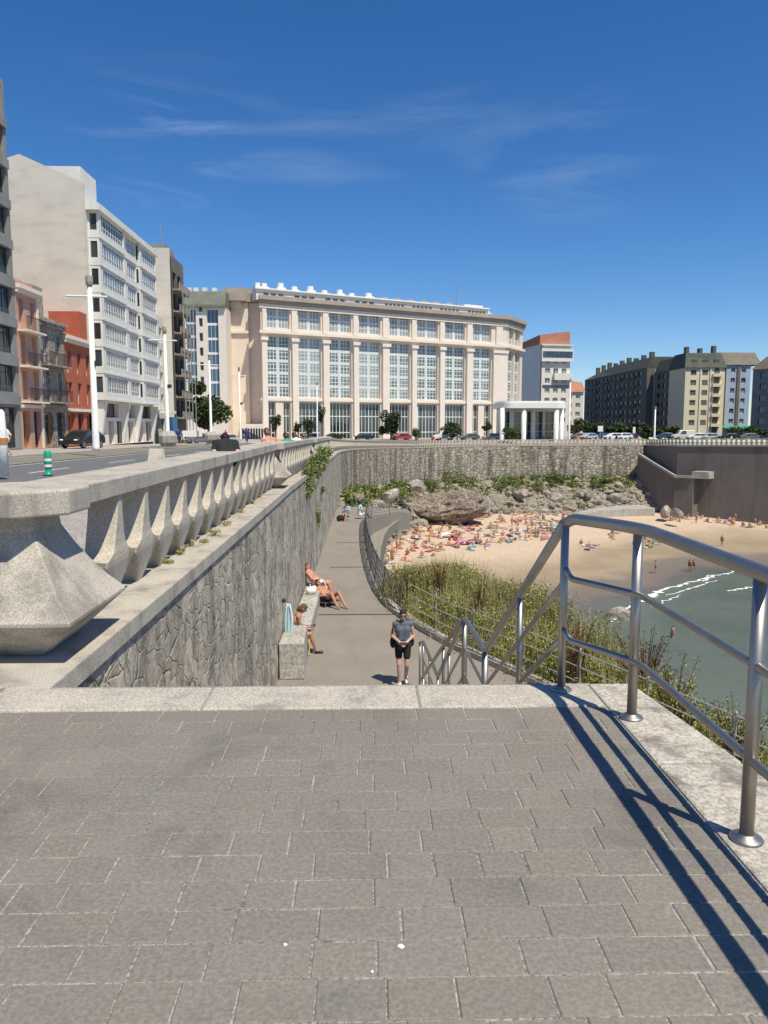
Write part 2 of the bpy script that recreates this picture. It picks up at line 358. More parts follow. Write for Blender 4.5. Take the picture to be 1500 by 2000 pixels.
# --- sea wall (one thing) with its coping ledge
sw = thing('sea_wall', 'curved rough stone sea wall with dark streaks running from the walkway round the bay', 'wall', (-1.97, 4.6, 0))
def sea_part(name, prof, mt, i0=0, i1=None, **k):
    mb = MB(); rings = []
    for i in range(i0, (i1 or len(WC))):
        rings.append([V(off(WC, i, d, f(WC[i])))-V((-1.97, 4.6, 0)) for d, f in prof])
    mb.loft(rings); return obj(name, mb, mt, sw, **k)
k50 = next(i for i, p in enumerate(WC) if p.y > 50)
zt = lambda p: ledge_z(p)-.16
zb = lambda p: interp(p.y, ZB)-1.2
def wall_obj(name, i0, i1, mt):
    mb = MB(); rings = []
    for i in range(i0, i1):
        p = WC[i]; r = []
        for k in range(7):
            t = k/6; z = zt(p)+(zb(p)-zt(p))*t
            r.append(V(off(WC, i, -.02*t + .03*math.sin(i*1.7+k*2.1)*(0 < k < 6), z)))
        r += [V(off(WC, i, 2.5, zb(p))), V(off(WC, i, 2.5, zt(p)))]
        rings.append([q-V((-1.97, 4.6, 0)) for q in r])
    mb.loft(rings); return obj(name, mb, mt, sw)
wall_obj('near_masonry', 0, k50+18, 'wall_near'); tag(wall_obj('far_masonry', k50+17, len(WC), 'wall_far'), 'squared stone courses with dark vertical streaks')
sea_part('coping', [(-.035, ledge_z), (-.035, zt), (1.05, zt), (1.05, ledge_z)], 'granite', bevel=.012)

# --- streets behind the wall
def strip(name, d0, d1, mt, dz=0, i0=0, kerb=0, step=1, kind='structure', fade=None):
    mb = MB(); a = []
    for i in range(i0, len(WC), step):
        p = WC[i]; zz = interp(p.y, ZS); z0 = ledge_z(p) if d0 < 1.2 else zz
        r = [off(WC, i, d0, z0+dz), off(WC, i, d1, zz+dz)]
        if kerb: r = [off(WC, i, d0, z0+dz-kerb)]+r+[off(WC, i, d1, zz+dz-kerb)]
        a.append(r)
    mb.loft(a, closed=False); return struct(name, mb, mt)
PRE = [V((-1.97, -14+k*2.2, 0)) for k in range(8)]
WC0 = WC; WC = PRE+[p for p in WC0 if p.y > 4]
strip('promenade_pavement', 1.04, 6.6, 'promenade', -.02)
strip('road', 6.6, 13.2, 'asphalt', -.10)
strip('tram_strip', 13.2, 17.4, 'tram', -.05, kerb=.1)
strip('building_pavement', 17.4, 60, 'pavement', .02, kerb=.16)
def dash(d, s0, s1, w=.12):
    mb = MB(); P = [q for q in WC if s0 <= q.y <= s1]; i0 = WC.index(P[0]); i1 = WC.index(P[-1])
    mb.loft([[off(WC, i, d-w/2, interp(WC[i].y, ZS)-.096), off(WC, i, d+w/2, interp(WC[i].y, ZS)-.096)] for i in range(i0, i1+1)], closed=False)
    return struct('road_marking', mb, 'white_paint')
for a_, b_ in ((18, 23), (27, 32), (36, 41), (45, 50), (54, 59), (64, 69)): dash(9.9, a_, b_, .14)
dash(6.9, 10, 110, .12); dash(12.9, 10, 110, .12)
for d_ in (14.2, 15.6):
    mb = MB(); mb.loft([[off(WC, i, d_, interp(WC[i].y, ZS)-.04), off(WC, i, d_+.07, interp(WC[i].y, ZS)-.04)] for i in range(len(WC))], closed=False)
    struct('tram_rail', mb, 'steel')
mb = MB()
for x0, x1, y0, y1 in ((-900, -55, -300, 1500), (-55, 59, 165, 1500), (140, 1500, -300, 1500)):
    mb.poly([(x0, y0, -2.5), (x1, y0, -2.5), (x1, y1, -2.5), (x0, y1, -2.5)])
struct('ground', mb, 'ground')
WC = WC0

# --- platform: every paver a slab with open joints
mb = MB(); rnd = random.Random(3)
y = 4.205; row = 0
while y > -2.6:
    y0 = y-.164; x = -5+rnd.random()*.2
    while x < 1.36:
        wd = rnd.choice((.17, .2, .22, .25, .27, .31)); x1 = min(x+wd, 1.37)
        if 1.37-x1 < .08: x1 = 1.37
        g = .0022+rnd.random()*.0022; j = lambda: rnd.uniform(-.0018, .0018)
        k = rnd.uniform(.945, 1.055); h = rnd.uniform(-.005, .005)
        mb.tint = (.232*k+h, .204*k, .172*k-h*.6); z = rnd.uniform(-.002, .001)
        a = [(x+g+j(), y0+g+j()), (x1-g+j(), y0+g+j()), (x1-g+j(), y-g+j()), (x+g+j(), y-g+j())]; e = .004
        cx = (x+x1)/2; cy = y-.082
        ins = [(px+(e if px < cx else -e), py+(e if py < cy else -e)) for px, py in a]
        mb.loft([[(p[0], p[1], -.03) for p in a], [(p[0], p[1], z-.004) for p in a], [(p[0], p[1], z) for p in ins]])
        x = x1
    y = y0; row += 1
for k in range(6):
    for i in range(2):
        x0 = -2.2-.35*(k+1); mb.tint = (.26, .2, .185); mb.box((x0+.004, 4.215+i*.2, -.03), (x0+.346, 4.41+i*.2, -.002))
struct('platform_paving', mb, 'paver')
mb = MB(); mb.box((-5, -2.6, -.12), (1.4, 4.62, -.0048)); struct('platform_bed', mb, 'mortar')
mb = MB(); xs = [-2.2, -.93, .31, 1.38]
for a, b in zip(xs, xs[1:]): mb.box((a+.003, 4.21, -.2), (b-.003, 4.585, .006))
struct('platform_kerb', mb, 'granite', bevel=.015)
mb = MB(); ys = [-2.6, -1, .6, 2.1, 3.45, 4.585]
for a, b in zip(ys, ys[1:]):
    o_ = lambda y: 1.66+.127*(4.53-y)
    mb.prism([(1.383, a+.003), (o_(a), a+.003), (o_(b), b-.003), (1.383, b-.003)], -.2, .008)
struct('railing_kerb', mb, 'granite_pale', bevel=.015)
pw = MB(); pw.box((-1.9, -2.6, -5), (1.62, 4.5, -.13)); tag(obj('platform_wall', pw, 'wall_near'), 'stone wall carrying the paved viewing platform above the stairs', 'wall')

# --- stairs down to the walkway
mb = MB()
def flight(y0, z0, y1, z1, n):
    for k in range(n): mb.box((-1.93, y0+(y1-y0)*k/n, -5), (1.3, y0+(y1-y0)*(k+1)/n+.002, z0+(z1-z0)*(k+1)/n+.0))
flight(4.585, 0, 7.4, -1.7, 10); mb.box((-1.93, 7.4, -5), (1.3, 8.9, -1.7)); flight(8.9, -1.7, 12, -3.5, 11)
mb.box((-1.93, 12, -5), (1.3, 15.2, -3.76)); mb.box((-1.93, 15.2, -5), (1.3, 15.55, -3.93))
struct('stairs', mb, 'concrete')

# --- walkway at the wall foot
CB = [(-3, 9.6), (3, 8.8), (8, 7.5), (12.3, 5.6), (16.2, 3.9), (19.3, 2.3), (22, 1.3), (23.8, .8), (26.7, .45), (31, .2), (36, .05), (41, 0), (44, .05), (46.3, .35), (48.2, 1.3), (50, 3.0)]
cbx = lambda y: interp(y, CB)
CBC = catmull([(x, y, 0) for y, x in CB], .5)
mb = MB(); mb.loft([[(-1.95, p.y, -4.1), (p.x, p.y, -4.1), (p.x, p.y, -5.2)] for p in CBC]+[[(-1.9, 54, -4.1), (3.0, 54, -4.3), (3, 54, -5.2)]], closed=False); struct('path', mb, 'concrete')
for yy in (22.7, 30.5, 37):
    mb = MB(); mb.box((-1.4, yy, -4.098), (cbx(yy), yy+.09, -4.096)); struct('path_joint', mb, 'black_rubber')
mb = MB(); mb.loft([[(p.x-.16, p.y, -4.1), (p.x-.16, p.y, -3.96), (p.x+.12, p.y, -3.96), (p.x+.12, p.y, -4.6)] for p in CBC if p.y < 24.5])
struct('path_kerb', mb, 'concrete_pale')
mb = MB(); rp = [(50.5, .5, 3.0, -4.45), (49, .6, 1.9, -4.7), (47.5, .5, 1.3, -4.95), (46, .3, .98, -5.2), (44, .1, .72, -5.7), (41, .05, .6, -6.5), (37, .1, .6, -7.6)]
mb.loft([[(a, y, z), (b, y, z), (b, y, z+.15), (b+.2, y, z+.15), (b+.15, y, z-interp(y, [(44, 3), (46, 1.4), (47.5, .6), (50.5, .3)]))] for y, a, b, z in rp], closed=False)
struct('ramp', mb, 'concrete')
be = thing('stone_bench', 'long concrete bench with a raised end block at the foot of the sea wall', 'bench', (-1.93, 16.8, -4.1))
mb = MB(); mb.prism([(0, 0), (.56, 0), (.52, 1.6), (0, 1.6)], 0, .84); obj('end_block', mb, 'concrete_pale', be, bevel=.02)
mb = MB(); mb.box((0, 1.6, 0), (.5, 8.6, .45)); obj('seat', mb, 'concrete_pale', be, bevel=.015)

# --- beach, sea, slopes
def beach_z(x, y):
    d = ((x-30)*-.707+(y-83)*.707)+max(0, x-45)*.6; d += 1.6*noise.noise((x*.06, y*.06, 3))
    z = -17.4+.041*d if d < 15 else -17.4+.615+.085*(d-15)
    return max(z, -20)+.10*noise.noise((x*.35, y*.35, 0))*(1 if d > 6 else max(0, d/6))
def grid(x0, x1, nx, y0, y1, ny, f):
    mb = MB(); ids = [[mb.av((x0+(x1-x0)*i/nx, y0+(y1-y0)*j/ny, f(x0+(x1-x0)*i/nx, y0+(y1-y0)*j/ny))) for i in range(nx+1)] for j in range(ny+1)]
    for j in range(ny):
        for i in range(nx): mb.face((ids[j][i], ids[j][i+1], ids[j+1][i+1], ids[j+1][i]))
    return mb
m, t, p = newmat('sand'); v = coords(t); sp = nn(t, 'ShaderNodeSeparateXYZ'); t.links.new(v, sp.inputs[0])
d = mul(t, mul(t, mul(t, sp.outputs[0], 30, 'SUBTRACT'), -.707), mul(t, mul(t, sp.outputs[1], 83, 'SUBTRACT'), .707), 'ADD')
xk = mul(t, mul(t, mul(t, sp.outputs[0], 45, 'SUBTRACT'), 0, 'MAXIMUM'), .6); d = mul(t, d, xk, 'ADD')
d = mul(t, d, mul(t, mul(t, noi(t, coords(t, (1, 1, 1), (0, 0, R(45))), .09, 4), .5, 'SUBTRACT'), 11), 'ADD')
big = noi(t, v, .12, 5); fine_ = noi(t, v, 2.2, 5, .7)
dry = mixc(t, ramp(t, fine_, .35, .7), (.50, .375, .265), (.63, .485, .355)); mid = mixc(t, ramp(t, big, .4, .6), (.345, .265, .175), (.295, .225, .145))
cc = mixc(t, ramp(t, d, 13, 24), mid, dry); cc = mixc(t, ramp(t, d, 9, 5.5), cc, (.19, .155, .12)); cc = mixc(t, ramp(t, d, 2.5, .5), cc, (.15, .13, .105))
t.links.new(cc, p.inputs['Base Color']); rr = nn(t, 'ShaderNodeMapRange'); t.links.new(d, rr.inputs[0]); rr.inputs[1].default_value = 1; rr.inputs[2].default_value = 7; rr.inputs[3].default_value = .32; rr.inputs[4].default_value = .95
t.links.new(rr.outputs[0], p.inputs['Roughness']); bump(t, p, fine_, .6, .12); M['sand'] = m
struct('beach', grid(-3, 96, 130, 45, 152, 130, beach_z), 'sand', smooth=True)
m, t, p = newmat('sea_water'); v = coords(t, (1, 1, 1), (0, 0, R(-45)))
n = noi(t, coords(t, (.22, .8, 1), (0, 0, R(-45))), .55, 5, .6, .5); n_ = noi(t, v, .07, 3)
c = mixc(t, ramp(t, n_, .38, .62), (.098, .122, .092), (.13, .15, .115)); t.links.new(c, p.inputs['Base Color']); p.inputs['Roughness'].default_value = .3; p.inputs['IOR'].default_value = 1.33
bump(t, p, mul(t, n, noi(t, v, 2.5, 3), 'ADD'), .5, .22); M['sea'] = m
mb = MB(); mb.poly([(-60, -500, -17.4), (1200, -500, -17.4), (1200, 90, -17.4), (90, 118, -17.4), (-60, 118, -17.4)]); struct('sea', mb, 'sea')
m, t, p = newmat('foam'); p.inputs['Base Color'].default_value = (.8, .8, .78, 1); p.inputs['Roughness'].default_value = .9; M['foam'] = m
def foam(a, b, w, amp, seed, z=.05):
    a = V((a[0], a[1], 0)); b = V((b[0], b[1], 0)); t = (b-a).normalized(); nrm = V((-t.y, t.x, 0)); mb = MB(); n = 46; rings = []
    for k in range(n+1):
        q = a.lerp(b, k/n); c = amp*noise.noise((k*.17, seed, 0))+.35*amp*noise.noise((k*.6, seed, 5)); ww = w*max(.04, .45+1.4*noise.noise((k*.33, seed, 9)))*math.sin(math.pi*(k+.3)/(n+.6))**.5
        q = q+nrm*c; rings.append([(q.x-nrm.x*ww, q.y-nrm.y*ww, -17.4+z), (q.x, q.y, -17.4+z+.12*w), (q.x+nrm.x*ww, q.y+nrm.y*ww, -17.4+z)])
    mb.loft(rings, closed=False); return struct('foam', mb, 'foam', smooth=True)
def px_sea(x, y): q = atz(x, y, -17.4); return (q.x, q.y)
foam(px_sea(1235, 1182), px_sea(1300, 1150), .8, .5, 1); foam(px_sea(1290, 1154), px_sea(1385, 1128), .4, .6, 2); foam(px_sea(1300, 1165), px_sea(1400, 1134), .22, .5, 12); foam(px_sea(1380, 1127), px_sea(1500, 1108), .3, .7, 13); foam(px_sea(1270, 1185), px_sea(1330, 1163), .2, .5, 14); foam(px_sea(1372, 1136), px_sea(1395, 1124), .4, .6, 3)
foam(px_sea(1420, 1155), px_sea(1478, 1146), .35, .4, 4); foam(px_sea(1430, 1118), px_sea(1475, 1108), .5, .5, 5); foam(px_sea(1190, 1216), px_sea(1240, 1180), .5, .4, 6)

edge = lambda y: interp(y, [(9, 1.0), (14, 1.0), (17, .9), (19, 1.0), (21, 1.8), (23, 3.2), (25, 4.2)])
def slope_z(x, y):
    xc = cbx(min(y, 43)) - (max(0, y-43)*.25); s = x-xc
    if y < 23: s *= .62
    if s < 0: return -4.62
    if y > 27: return max(-4.5-(1.1+.6*min((y-27)/8, 1))*s, -19)+.12*noise.noise((x, y, 1))
    e = edge(y); z0 = interp(y, [(13, -4.5), (17, -4.2)]); z = z0-.07*s if s < e else z0-.07*e-1.05*(s-e)
    return max(z, -19)+.22*noise.noise((x*.5, y*.5, 1))
struct('slope', grid(-1.5, 36, 92, -5, 53, 126, slope_z), 'soil', smooth=True)

# --- rocky bank between wall and sand
TOE = [(54, .9, -5.0), (60, .5, -7.6), (68, .3, -10.5), (85, .8, -14.5), (105, 3.6, -15.8), (120, 9.5, -15.5), (130, 16, -15.2), (137, 25, -15.1), (141, 34, -15.1), (144.5, 46, -15.3), (147, 57, -15.4)]
TC = catmull([(x, y, z) for y, x, z in TOE], 1.5)
BP = [p for p in WC if p.y > 52]; N = 110; mb = MB(); rings = []
def samp(P, t): f = t*(len(P)-1); i = min(int(f), len(P)-2); return P[i].lerp(P[i+1], f-i)
def bank(t, s):
    a = samp(BP, t); a = V((a.x, a.y, interp(a.y, ZB)+.2)); b = samp(TC, t); q = a.lerp(b, s)
    q.z += .9*math.sin(math.pi*s)**.7*(.1 if t < .4 else 1.3)
    return q
for k in range(N+1):
    r = []
    for j in range(17):
        q = bank(k/N, j/16); e = math.sin(math.pi*j/16); q.z += e*(1.1*noise.noise(q*.35)+.5*noise.noise(q*1.1)); r.append(q)
    rings.append(r)
mb.loft(rings, closed=False); struct('rocky_bank', mb, 'bank_soil')
BANKV = bank
def rock_mesh(seed, sub=2):
    bm = bmesh.new(); bmesh.ops.create_icosphere(bm, subdivisions=sub, radius=1); rr = random.Random(seed)
    pl = [(V((rr.gauss(0, 1), rr.gauss(0, 1), rr.gauss(0, 1))).normalized(), rr.uniform(.55, .85)) for _ in range(9)]
    for v in bm.verts:
        for n, dd in pl:
            e = v.co.dot(n)-dd
            if e > 0: v.co -= n*e
        v.co += v.co*.1*noise.noise(v.co*2.5+V((seed, 0, 0)))
    me = bpy.data.meshes.new('rock'); bm.to_mesh(me); bm.free(); return me
RK = [rock_mesh(s) for s in range(5)]
RKs = [([v.co.copy() for v in m.vertices], [tuple(p.vertices) for p in m.polygons]) for m in [rock_mesh(s+20, 1) for s in range(6)]]
mb = MB(); rr = random.Random(11)
for k in range(1100):
    t_ = rr.random()**.8; s_ = rr.random()**.8; q = bank(t_, s_); z0 = rr.uniform(.3, .75)*(1.5 if t_ > .3 else .9)*(.45+.8*rr.random()**2)
    if 17 < q.x < 27 and s_ > .45 and rr.random() < .7: continue
    vs, fs = rr.choice(RKs); rot = Matrix.Rotation(rr.random()*6.28, 3, 'Z') @ Matrix.Rotation(rr.uniform(-.5, .5), 3, 'X'); b = len(mb.v)
    sx_ = V((rr.uniform(.8, 1.5), rr.uniform(.8, 1.3), rr.uniform(.5, .9)))*z0; q.z += 1.0*noise.noise(q*.35)*math.sin(math.pi*s_)
    kk = rr.uniform(.6, 1.25); mb.tint = (.38*kk, .31*kk, .23*kk)
    for c in vs: mb.av(q+rot @ V((c.x*sx_.x, c.y*sx_.y, c.z*sx_.z)))
    for f in fs: mb.face([b+i for i in f])
M['riprap'] = attr_mat('riprap', .9, 5, False)
tag(obj('riprap_rocks', mb, 'riprap'), 'grey tumbled rocks heaped below the far sea wall', 'rocks', kind='stuff')
for k, (x, y, D, s, lab) in enumerate([(812, 948, 118, 1.7, 'pale pointed boulder high on the left of the rocky bank'), (700, 975, 75, 1.0, 'pale boulder beside the end of the walkway'), (735, 990, 78, 1.1, 'squarish grey boulder low on the bank near the walkway end'),
        (762, 968, 96, 1.4, 'grey boulder in the middle of the bank left of the brown rock'), (1016, 965, 143, 1.6, 'pale boulder among bushes right of the brown rock'), (1090, 975, 145, 1.7, 'grey boulder among green scrub under the far wall'), (1145, 970, 147, 1.5, 'tan boulder left of the concrete slipway'), (1200, 972, 147, 1.6, 'brownish boulder by the shaded end of the bank'),
        (1300, 1000, 137, 1.6, 'dark boulder at the foot of the brown wall beside the slipway'), (1322, 1003, 132, 1.3, 'small dark boulder against the brown wall'), (1210, 1212, 74, 2.0, 'pale topped boulder at the water edge behind the scrub')]):
    o = tag(obj('boulder', RK[k % 5] if k < 5 else RK[k % 5].copy(), 'rock', loc=atY(x, y, D)), lab, 'boulder', 'boulders along the beach edge'); o.scale = (s*1.05, s*.85, s*.62); o.rotation_euler = (.2*k, .3, k*1.3)
bm = bmesh.new(); bmesh.ops.create_icosphere(bm, subdivisions=5, radius=1)
for v in bm.verts:
    c = v.co; c.z = c.z*.9-.0; dd = noise.fractal(c*1.6, 1, 2, 6)*.22+.10*abs(noise.noise(c*3.3+V((4, 0, 0)))); v.co = c*(1+dd); v.co.z += .28*v.co.x
bmesh.ops.scale(bm, vec=(7.8, 4.5, 2.9), verts=bm.verts); me = bpy.data.meshes.new('brown_rock'); bm.to_mesh(me); bm.free()
o = tag(obj('brown_rock', me, 'rock_brown', loc=atY(868, 993, 127)), 'large reddish brown rock outcrop bulging onto the crowded sand', 'rock')

# --- right hand wall of the bay with side stairs
RWp = [V((56.6, 157, 0)), V((60, 146, 0)), V((72, 135, 0)), V((112, 98, 0))]
rz = lambda y: interp(y, [(98, -1.3), (135, -1.9), (155, -2.4)])
rw = thing('bay_wall', 'plain brown rendered sea wall in shade on the right side of the beach', 'wall', (56.6, 157, -2.4))
O0 = V((56.6, 157, -2.4))
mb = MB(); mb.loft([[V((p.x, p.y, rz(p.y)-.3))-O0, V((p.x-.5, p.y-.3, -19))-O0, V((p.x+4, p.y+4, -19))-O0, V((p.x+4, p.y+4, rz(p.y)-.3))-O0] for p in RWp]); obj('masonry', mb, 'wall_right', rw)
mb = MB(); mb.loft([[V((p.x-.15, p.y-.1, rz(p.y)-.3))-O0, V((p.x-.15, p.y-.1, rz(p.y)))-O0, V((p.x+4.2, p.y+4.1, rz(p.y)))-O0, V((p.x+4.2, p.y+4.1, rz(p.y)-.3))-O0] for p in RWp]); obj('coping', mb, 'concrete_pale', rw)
sp_ = [(54.6, 152.5, -4.4), (58.6, 143.4, -8.3), (61.2, 141.2, -8.3)]; SX = V((2.6, 2.6, 0))
mb = MB(); mb.loft([[V((x, y, z))-O0, V((x, y, z))+SX-O0, V((x, y, -19))+SX-O0, V((x, y, -19))-O0] for x, y, z in sp_]); obj('side_stairs', mb, 'wall_right', rw)
mb = MB(); mb.loft([[V((x-.2, y-.2, z+.03))-O0, V((x-.2, y-.2, z+.5))-O0, V((x+.25, y+.25, z+.5))-O0, V((x+.25, y+.25, z+.03))-O0] for x, y, z in sp_]); obj('stair_parapet', mb, 'concrete_pale', rw)
mb = MB(); mb.loft([[V((x, y, z+.02))-O0, V((x, y, z+1.3))-O0, V((x+2.2, y+2.2, z+1.3))-O0, V((x+2.2, y+2.2, z+.02))-O0] for x, y, z in ((60.9, 141.4, -8.3), (63.2, 139.4, -8.3))]); obj('landing_block', mb, 'concrete_pale', rw)
sl = MB(); sl.loft([[(x, y0, z), (x, y1, z), (x, y1, z-1.8), (x, y0, z-1.8)] for x, y0, y1, z in ((38, 140, 141, -15.3), (40.5, 139.8, 143, -14.6), (44, 140.5, 145.5, -14.1), (49, 141.5, 147.5, -13.9), (54.5, 142, 148, -13.9))])
tag(obj('slipway', sl, 'concrete_pale', bevel=.1), 'pale concrete slipway slab curving onto the sand below the shaded corner', 'slipway')

# ================================================================== BALUSTRADE
BOFF = .47
bal = thing('balustrade', 'granite balustrade of leaf shaped balusters under a thick flat coping along the promenade', 'balustrade', (-2.44, 5.5, 0))
B0 = V((-2.44, 5.5, 0))
FULL = WC+[p for p in catmull(RWp, 1.5)][2:]
BC = []
for i, p in enumerate(FULL):
    q = p+wn(FULL, i)*BOFF; BC.append(V((q.x, q.y, ledge_z(p) if p.x < 58 else rz(p.y))))
BC = [p for p in BC if p.y > 5.2]
mb = MB()
mb.loft([[V(off(BC, i, d, BC[i].z+z))-B0 for d, z in ((-.225, .965), (-.225, 1.13), (.40, 1.13), (.40, .965))] for i in range(len(BC))]); obj('coping', mb, 'granite', bal, bevel=.012)
xi2 = lambda z: interp(z, [(0, .03), (.2, .0), (.385, -.12), (.5, -.24), (.94, -.26)])
def fin():
    mb = MB(); rings = []
    for z, hw, xo in ((0, .085, .10), (.05, .115, .115), (.12, .165, .135), (.20, .23, .155), (.28, .305, .175), (.35, .39, .19), (.40, .395, .195), (.425, .30, .195), (.46, .215, .195), (.52, .17, .19), (.60, .135, .19), (.70, .105, .195), (.82, .078, .20), (.965, .06, .205)):
        rings.append([(xo-.27, -.06-(hw-.06)*.8, z), (xo-.015, -hw, z), (xo-.004, -hw+.006, z), (xo, -hw+.018, z), (xo, hw-.018, z), (xo-.004, hw-.006, z), (xo-.015, hw, z), (xo-.27, .06+(hw-.06)*.8, z)])
    mb.loft(rings); return mb.mesh('baluster')
FM = fin(); FM.materials.append(M['granite_warm'])
PIL = [5.58, 19.9, 34, 48]
stuff = MB(); nb = 0
S = along(BC, .86)
for q, tg in S[1:]:
    if any(abs(q.y-py) < .75 for py in PIL) and q.x < 0: continue
    ang = math.atan2(-tg.x, tg.y)
    if nb < 96:
        o = link('baluster', FM, bal, q-B0); o.rotation_euler = (0, 0, ang); nb += 1
    else:
        stuff.M = Matrix.Translation(q-B0) @ Matrix.Rotation(ang, 4, 'Z')
        stuff.loft([[(-.08, -h, z), (x_, -h, z), (x_, h, z), (-.08, h, z)] for z, h, x_ in ((0, .09, .10), (.2, .22, .15), (.38, .39, .19), (.5, .18, .19), (.96, .06, .2))])
stuff.M = None; tag(obj('distant_balusters', stuff, 'granite_warm', bal), kind='stuff')
# stone pillars: a flaring diamond pedestal under an eight sided cap
def pillar(y, first):
    z = interp(y, ZL)
    r = thing('stone_pillar', 'large faceted granite pillar with a flaring pedestal and wide flat cap in the left foreground', 'pillar', (-2.54, y, z), 0, 'faceted pillars of the balustrade')
    mb = MB(); sq = lambda a, zz, c=.0: [(-a, -a+c, zz), (-a+c, -a, zz), (a-c, -a, zz), (a, -a+c, zz), (a, a-c, zz), (a-c, a, zz), (-a+c, a, zz), (-a, a-c, zz)]
    mb.loft([sq(.30, 0, .02), sq(.36, .05, .02), sq(.585, .265, .015), sq(.60, .275, .01), sq(.60, .30, .01), sq(.50, .42, .01), sq(.40, .57, .01), sq(.315, .72, .012), sq(.25, .86, .02), sq(.235, .99, .02)])
    obj('pedestal', mb, 'granite', r, bevel=.004)
    mb = MB(); oc = lambda a, zz: [(a*math.cos(R(22.5+45*k)), a*math.sin(R(22.5+45*k)), zz) for k in range(8)]
    mb.loft([oc(.51, .975), oc(.525, .985), oc(.525, 1.145), oc(.505, 1.16)]); obj('cap', mb, 'granite', r, bevel=.01)
    return r
for k, py in enumerate(PIL):
    r = pillar(py, k == 0)
    if k: r['label'] = ['', 'second faceted granite pillar from the foreground, just before the clump of weeds on the wall', 'third faceted granite pillar, beside the green bush hanging over the wall', 'farthest faceted granite pillar where the wall starts to curve'][k]
# ================================================================== RAILINGS
def round_path(pts, r=.08, n=5):
    P = [V(p) for p in pts]; out = [P[0]]
    for a, b, c in zip(P, P[1:], P[2:]):
        u = (a-b).normalized(); w_ = (c-b).normalized(); rr_ = min(r, (a-b).length*.45, (c-b).length*.45)
        p, q = b+u*rr_, b+w_*rr_
        for k in range(n+1):
            t = k/n; out.append((p*(1-t)+b*t)*(1-t)+(b*(1-t)+q*t)*t)
    out.append(P[-1]); return out
ra = thing('steel_railing', 'shiny stainless steel tube railing on the granite kerb at the right edge of the platform', 'railing', (1.47, 2.77, 0))
A0 = V((1.47, 2.77, 0)); pA = V((1.185, 4.47, 0)); pB = V((1.455, 4.01, 0)); pC = V((1.47, 2.77, 0)); pD = V((1.47, 1.5, 0)); pE = V((1.47, .2, 0))
for q in (pA, pB, pC, pD, pE):
    h = 1.03; mb = MB(); mb.tube([q-A0+V((0, 0, .006)), q-A0+V((0, 0, h))], .0265 if q is not pA else .024, 16)
    po = obj('post', mb, 'steel', ra, smooth=True)
    mb = MB(); mb.lathe([(.062, .009), (.064, .014), (.056, .022), (.034, .026), (.03, .034)], q-A0, 20); obj('base_flange', mb, 'steel', po, smooth=True)
def edge_pt(q, z, dx=0): return q-A0+V((dx, 0, z))
def rail(name, z, r, extra=0):
    P = [V((1.19, 4.47, z-.03)), V((1.22, 4.42, z)), V((1.415, 4.08, z)), V((1.47, 3.9, z)), V((1.47, 2.77, z)), V((1.47, 0.2, z))]
    mb = MB(); mb.tube([p-A0 for p in round_path(P, .09)], r, 14); return obj(name, mb, 'steel', ra, smooth=True)
rail('top_rail', 1.055, .033); 
for z, nm in ((.70, 'middle_rail'), (.33, 'lower_rail')):
    P = [V((1.185, 4.45, z+.06)), V((1.21, 4.42, z)), V((1.40, 4.09, z)), V((1.47, 3.95, z-.0)), V((1.47, 2.77, z)), V((1.47, .2, z))]
    mb = MB(); mb.tube([p-A0 for p in round_path(P, .07)], .0185, 12); obj(nm, mb, 'steel', ra, smooth=True)
hr = thing('stair_handrail', 'steel handrail stepping down beside the stairs from the platform to the walkway', 'railing', (1.185, 4.55, 0))
H0 = V((1.185, 4.55, 0)); X_ = 1.185
HP = [(4.47, 1.03), (7.35, -.62), (8.9, -.68), (12.1, -2.47), (15.2, -2.78), (16.2, -3.1)]
hz_ = lambda y: interp(y, HP); stz = lambda y: interp(y, [(4.585, 0), (7.4, -1.7), (8.9, -1.7), (12, -3.5), (12.01, -3.76), (15.2, -3.76), (15.5, -4.1), (20, -4.1)])
mb = MB(); mb.tube([p-H0 for p in round_path([(X_, y, z) for y, z in HP], .12)], .031, 12); obj('top_rail', mb, 'steel', hr, smooth=True)
for dz, y1 in ((.36, 15.2), (.70, 15.2)):
    mb = MB(); mb.tube([p-H0 for p in round_path([(X_, y, z-dz*(1 if y > 5 else 1)) for y, z in HP if y <= y1], .1)], .017, 10); obj('lower_rail', mb, 'steel', hr, smooth=True)
for y in (5.72, 7.35, 8.9, 10.5, 12.1, 13.7, 15.2, 16.15):
    mb = MB(); mb.tube([V((X_, y, stz(y)))-H0, V((X_, y, hz_(y)-.02))-H0], .022 if y not in (8.9, 7.35) else .034, 12); obj('post', mb, 'steel', hr, smooth=True)
h2 = thing('stair_handrail', 'second steel handrail at the left of the middle stair landing, partly hidden by the kerb', 'railing', (.86, 12.1, -3.76))
mb = MB(); mb.tube([p-V((.86, 12.1, -3.76)) for p in round_path([(1.15, 8.95, -.74), (1.02, 10.3, -1.52), (.92, 12.2, -2.55)], .1)], .026, 10); obj('top_rail', mb, 'steel', h2, smooth=True)
for x, y in ((.94, 12.0), (1.05, 10.0)):
    mb = MB(); mb.tube([V((x, y, stz(y)))-V((.86, 12.1, -3.76)), V((x, y, hz_(y)-.06))-V((.86, 12.1, -3.76))], .02, 10); obj('post', mb, 'steel', h2, smooth=True)
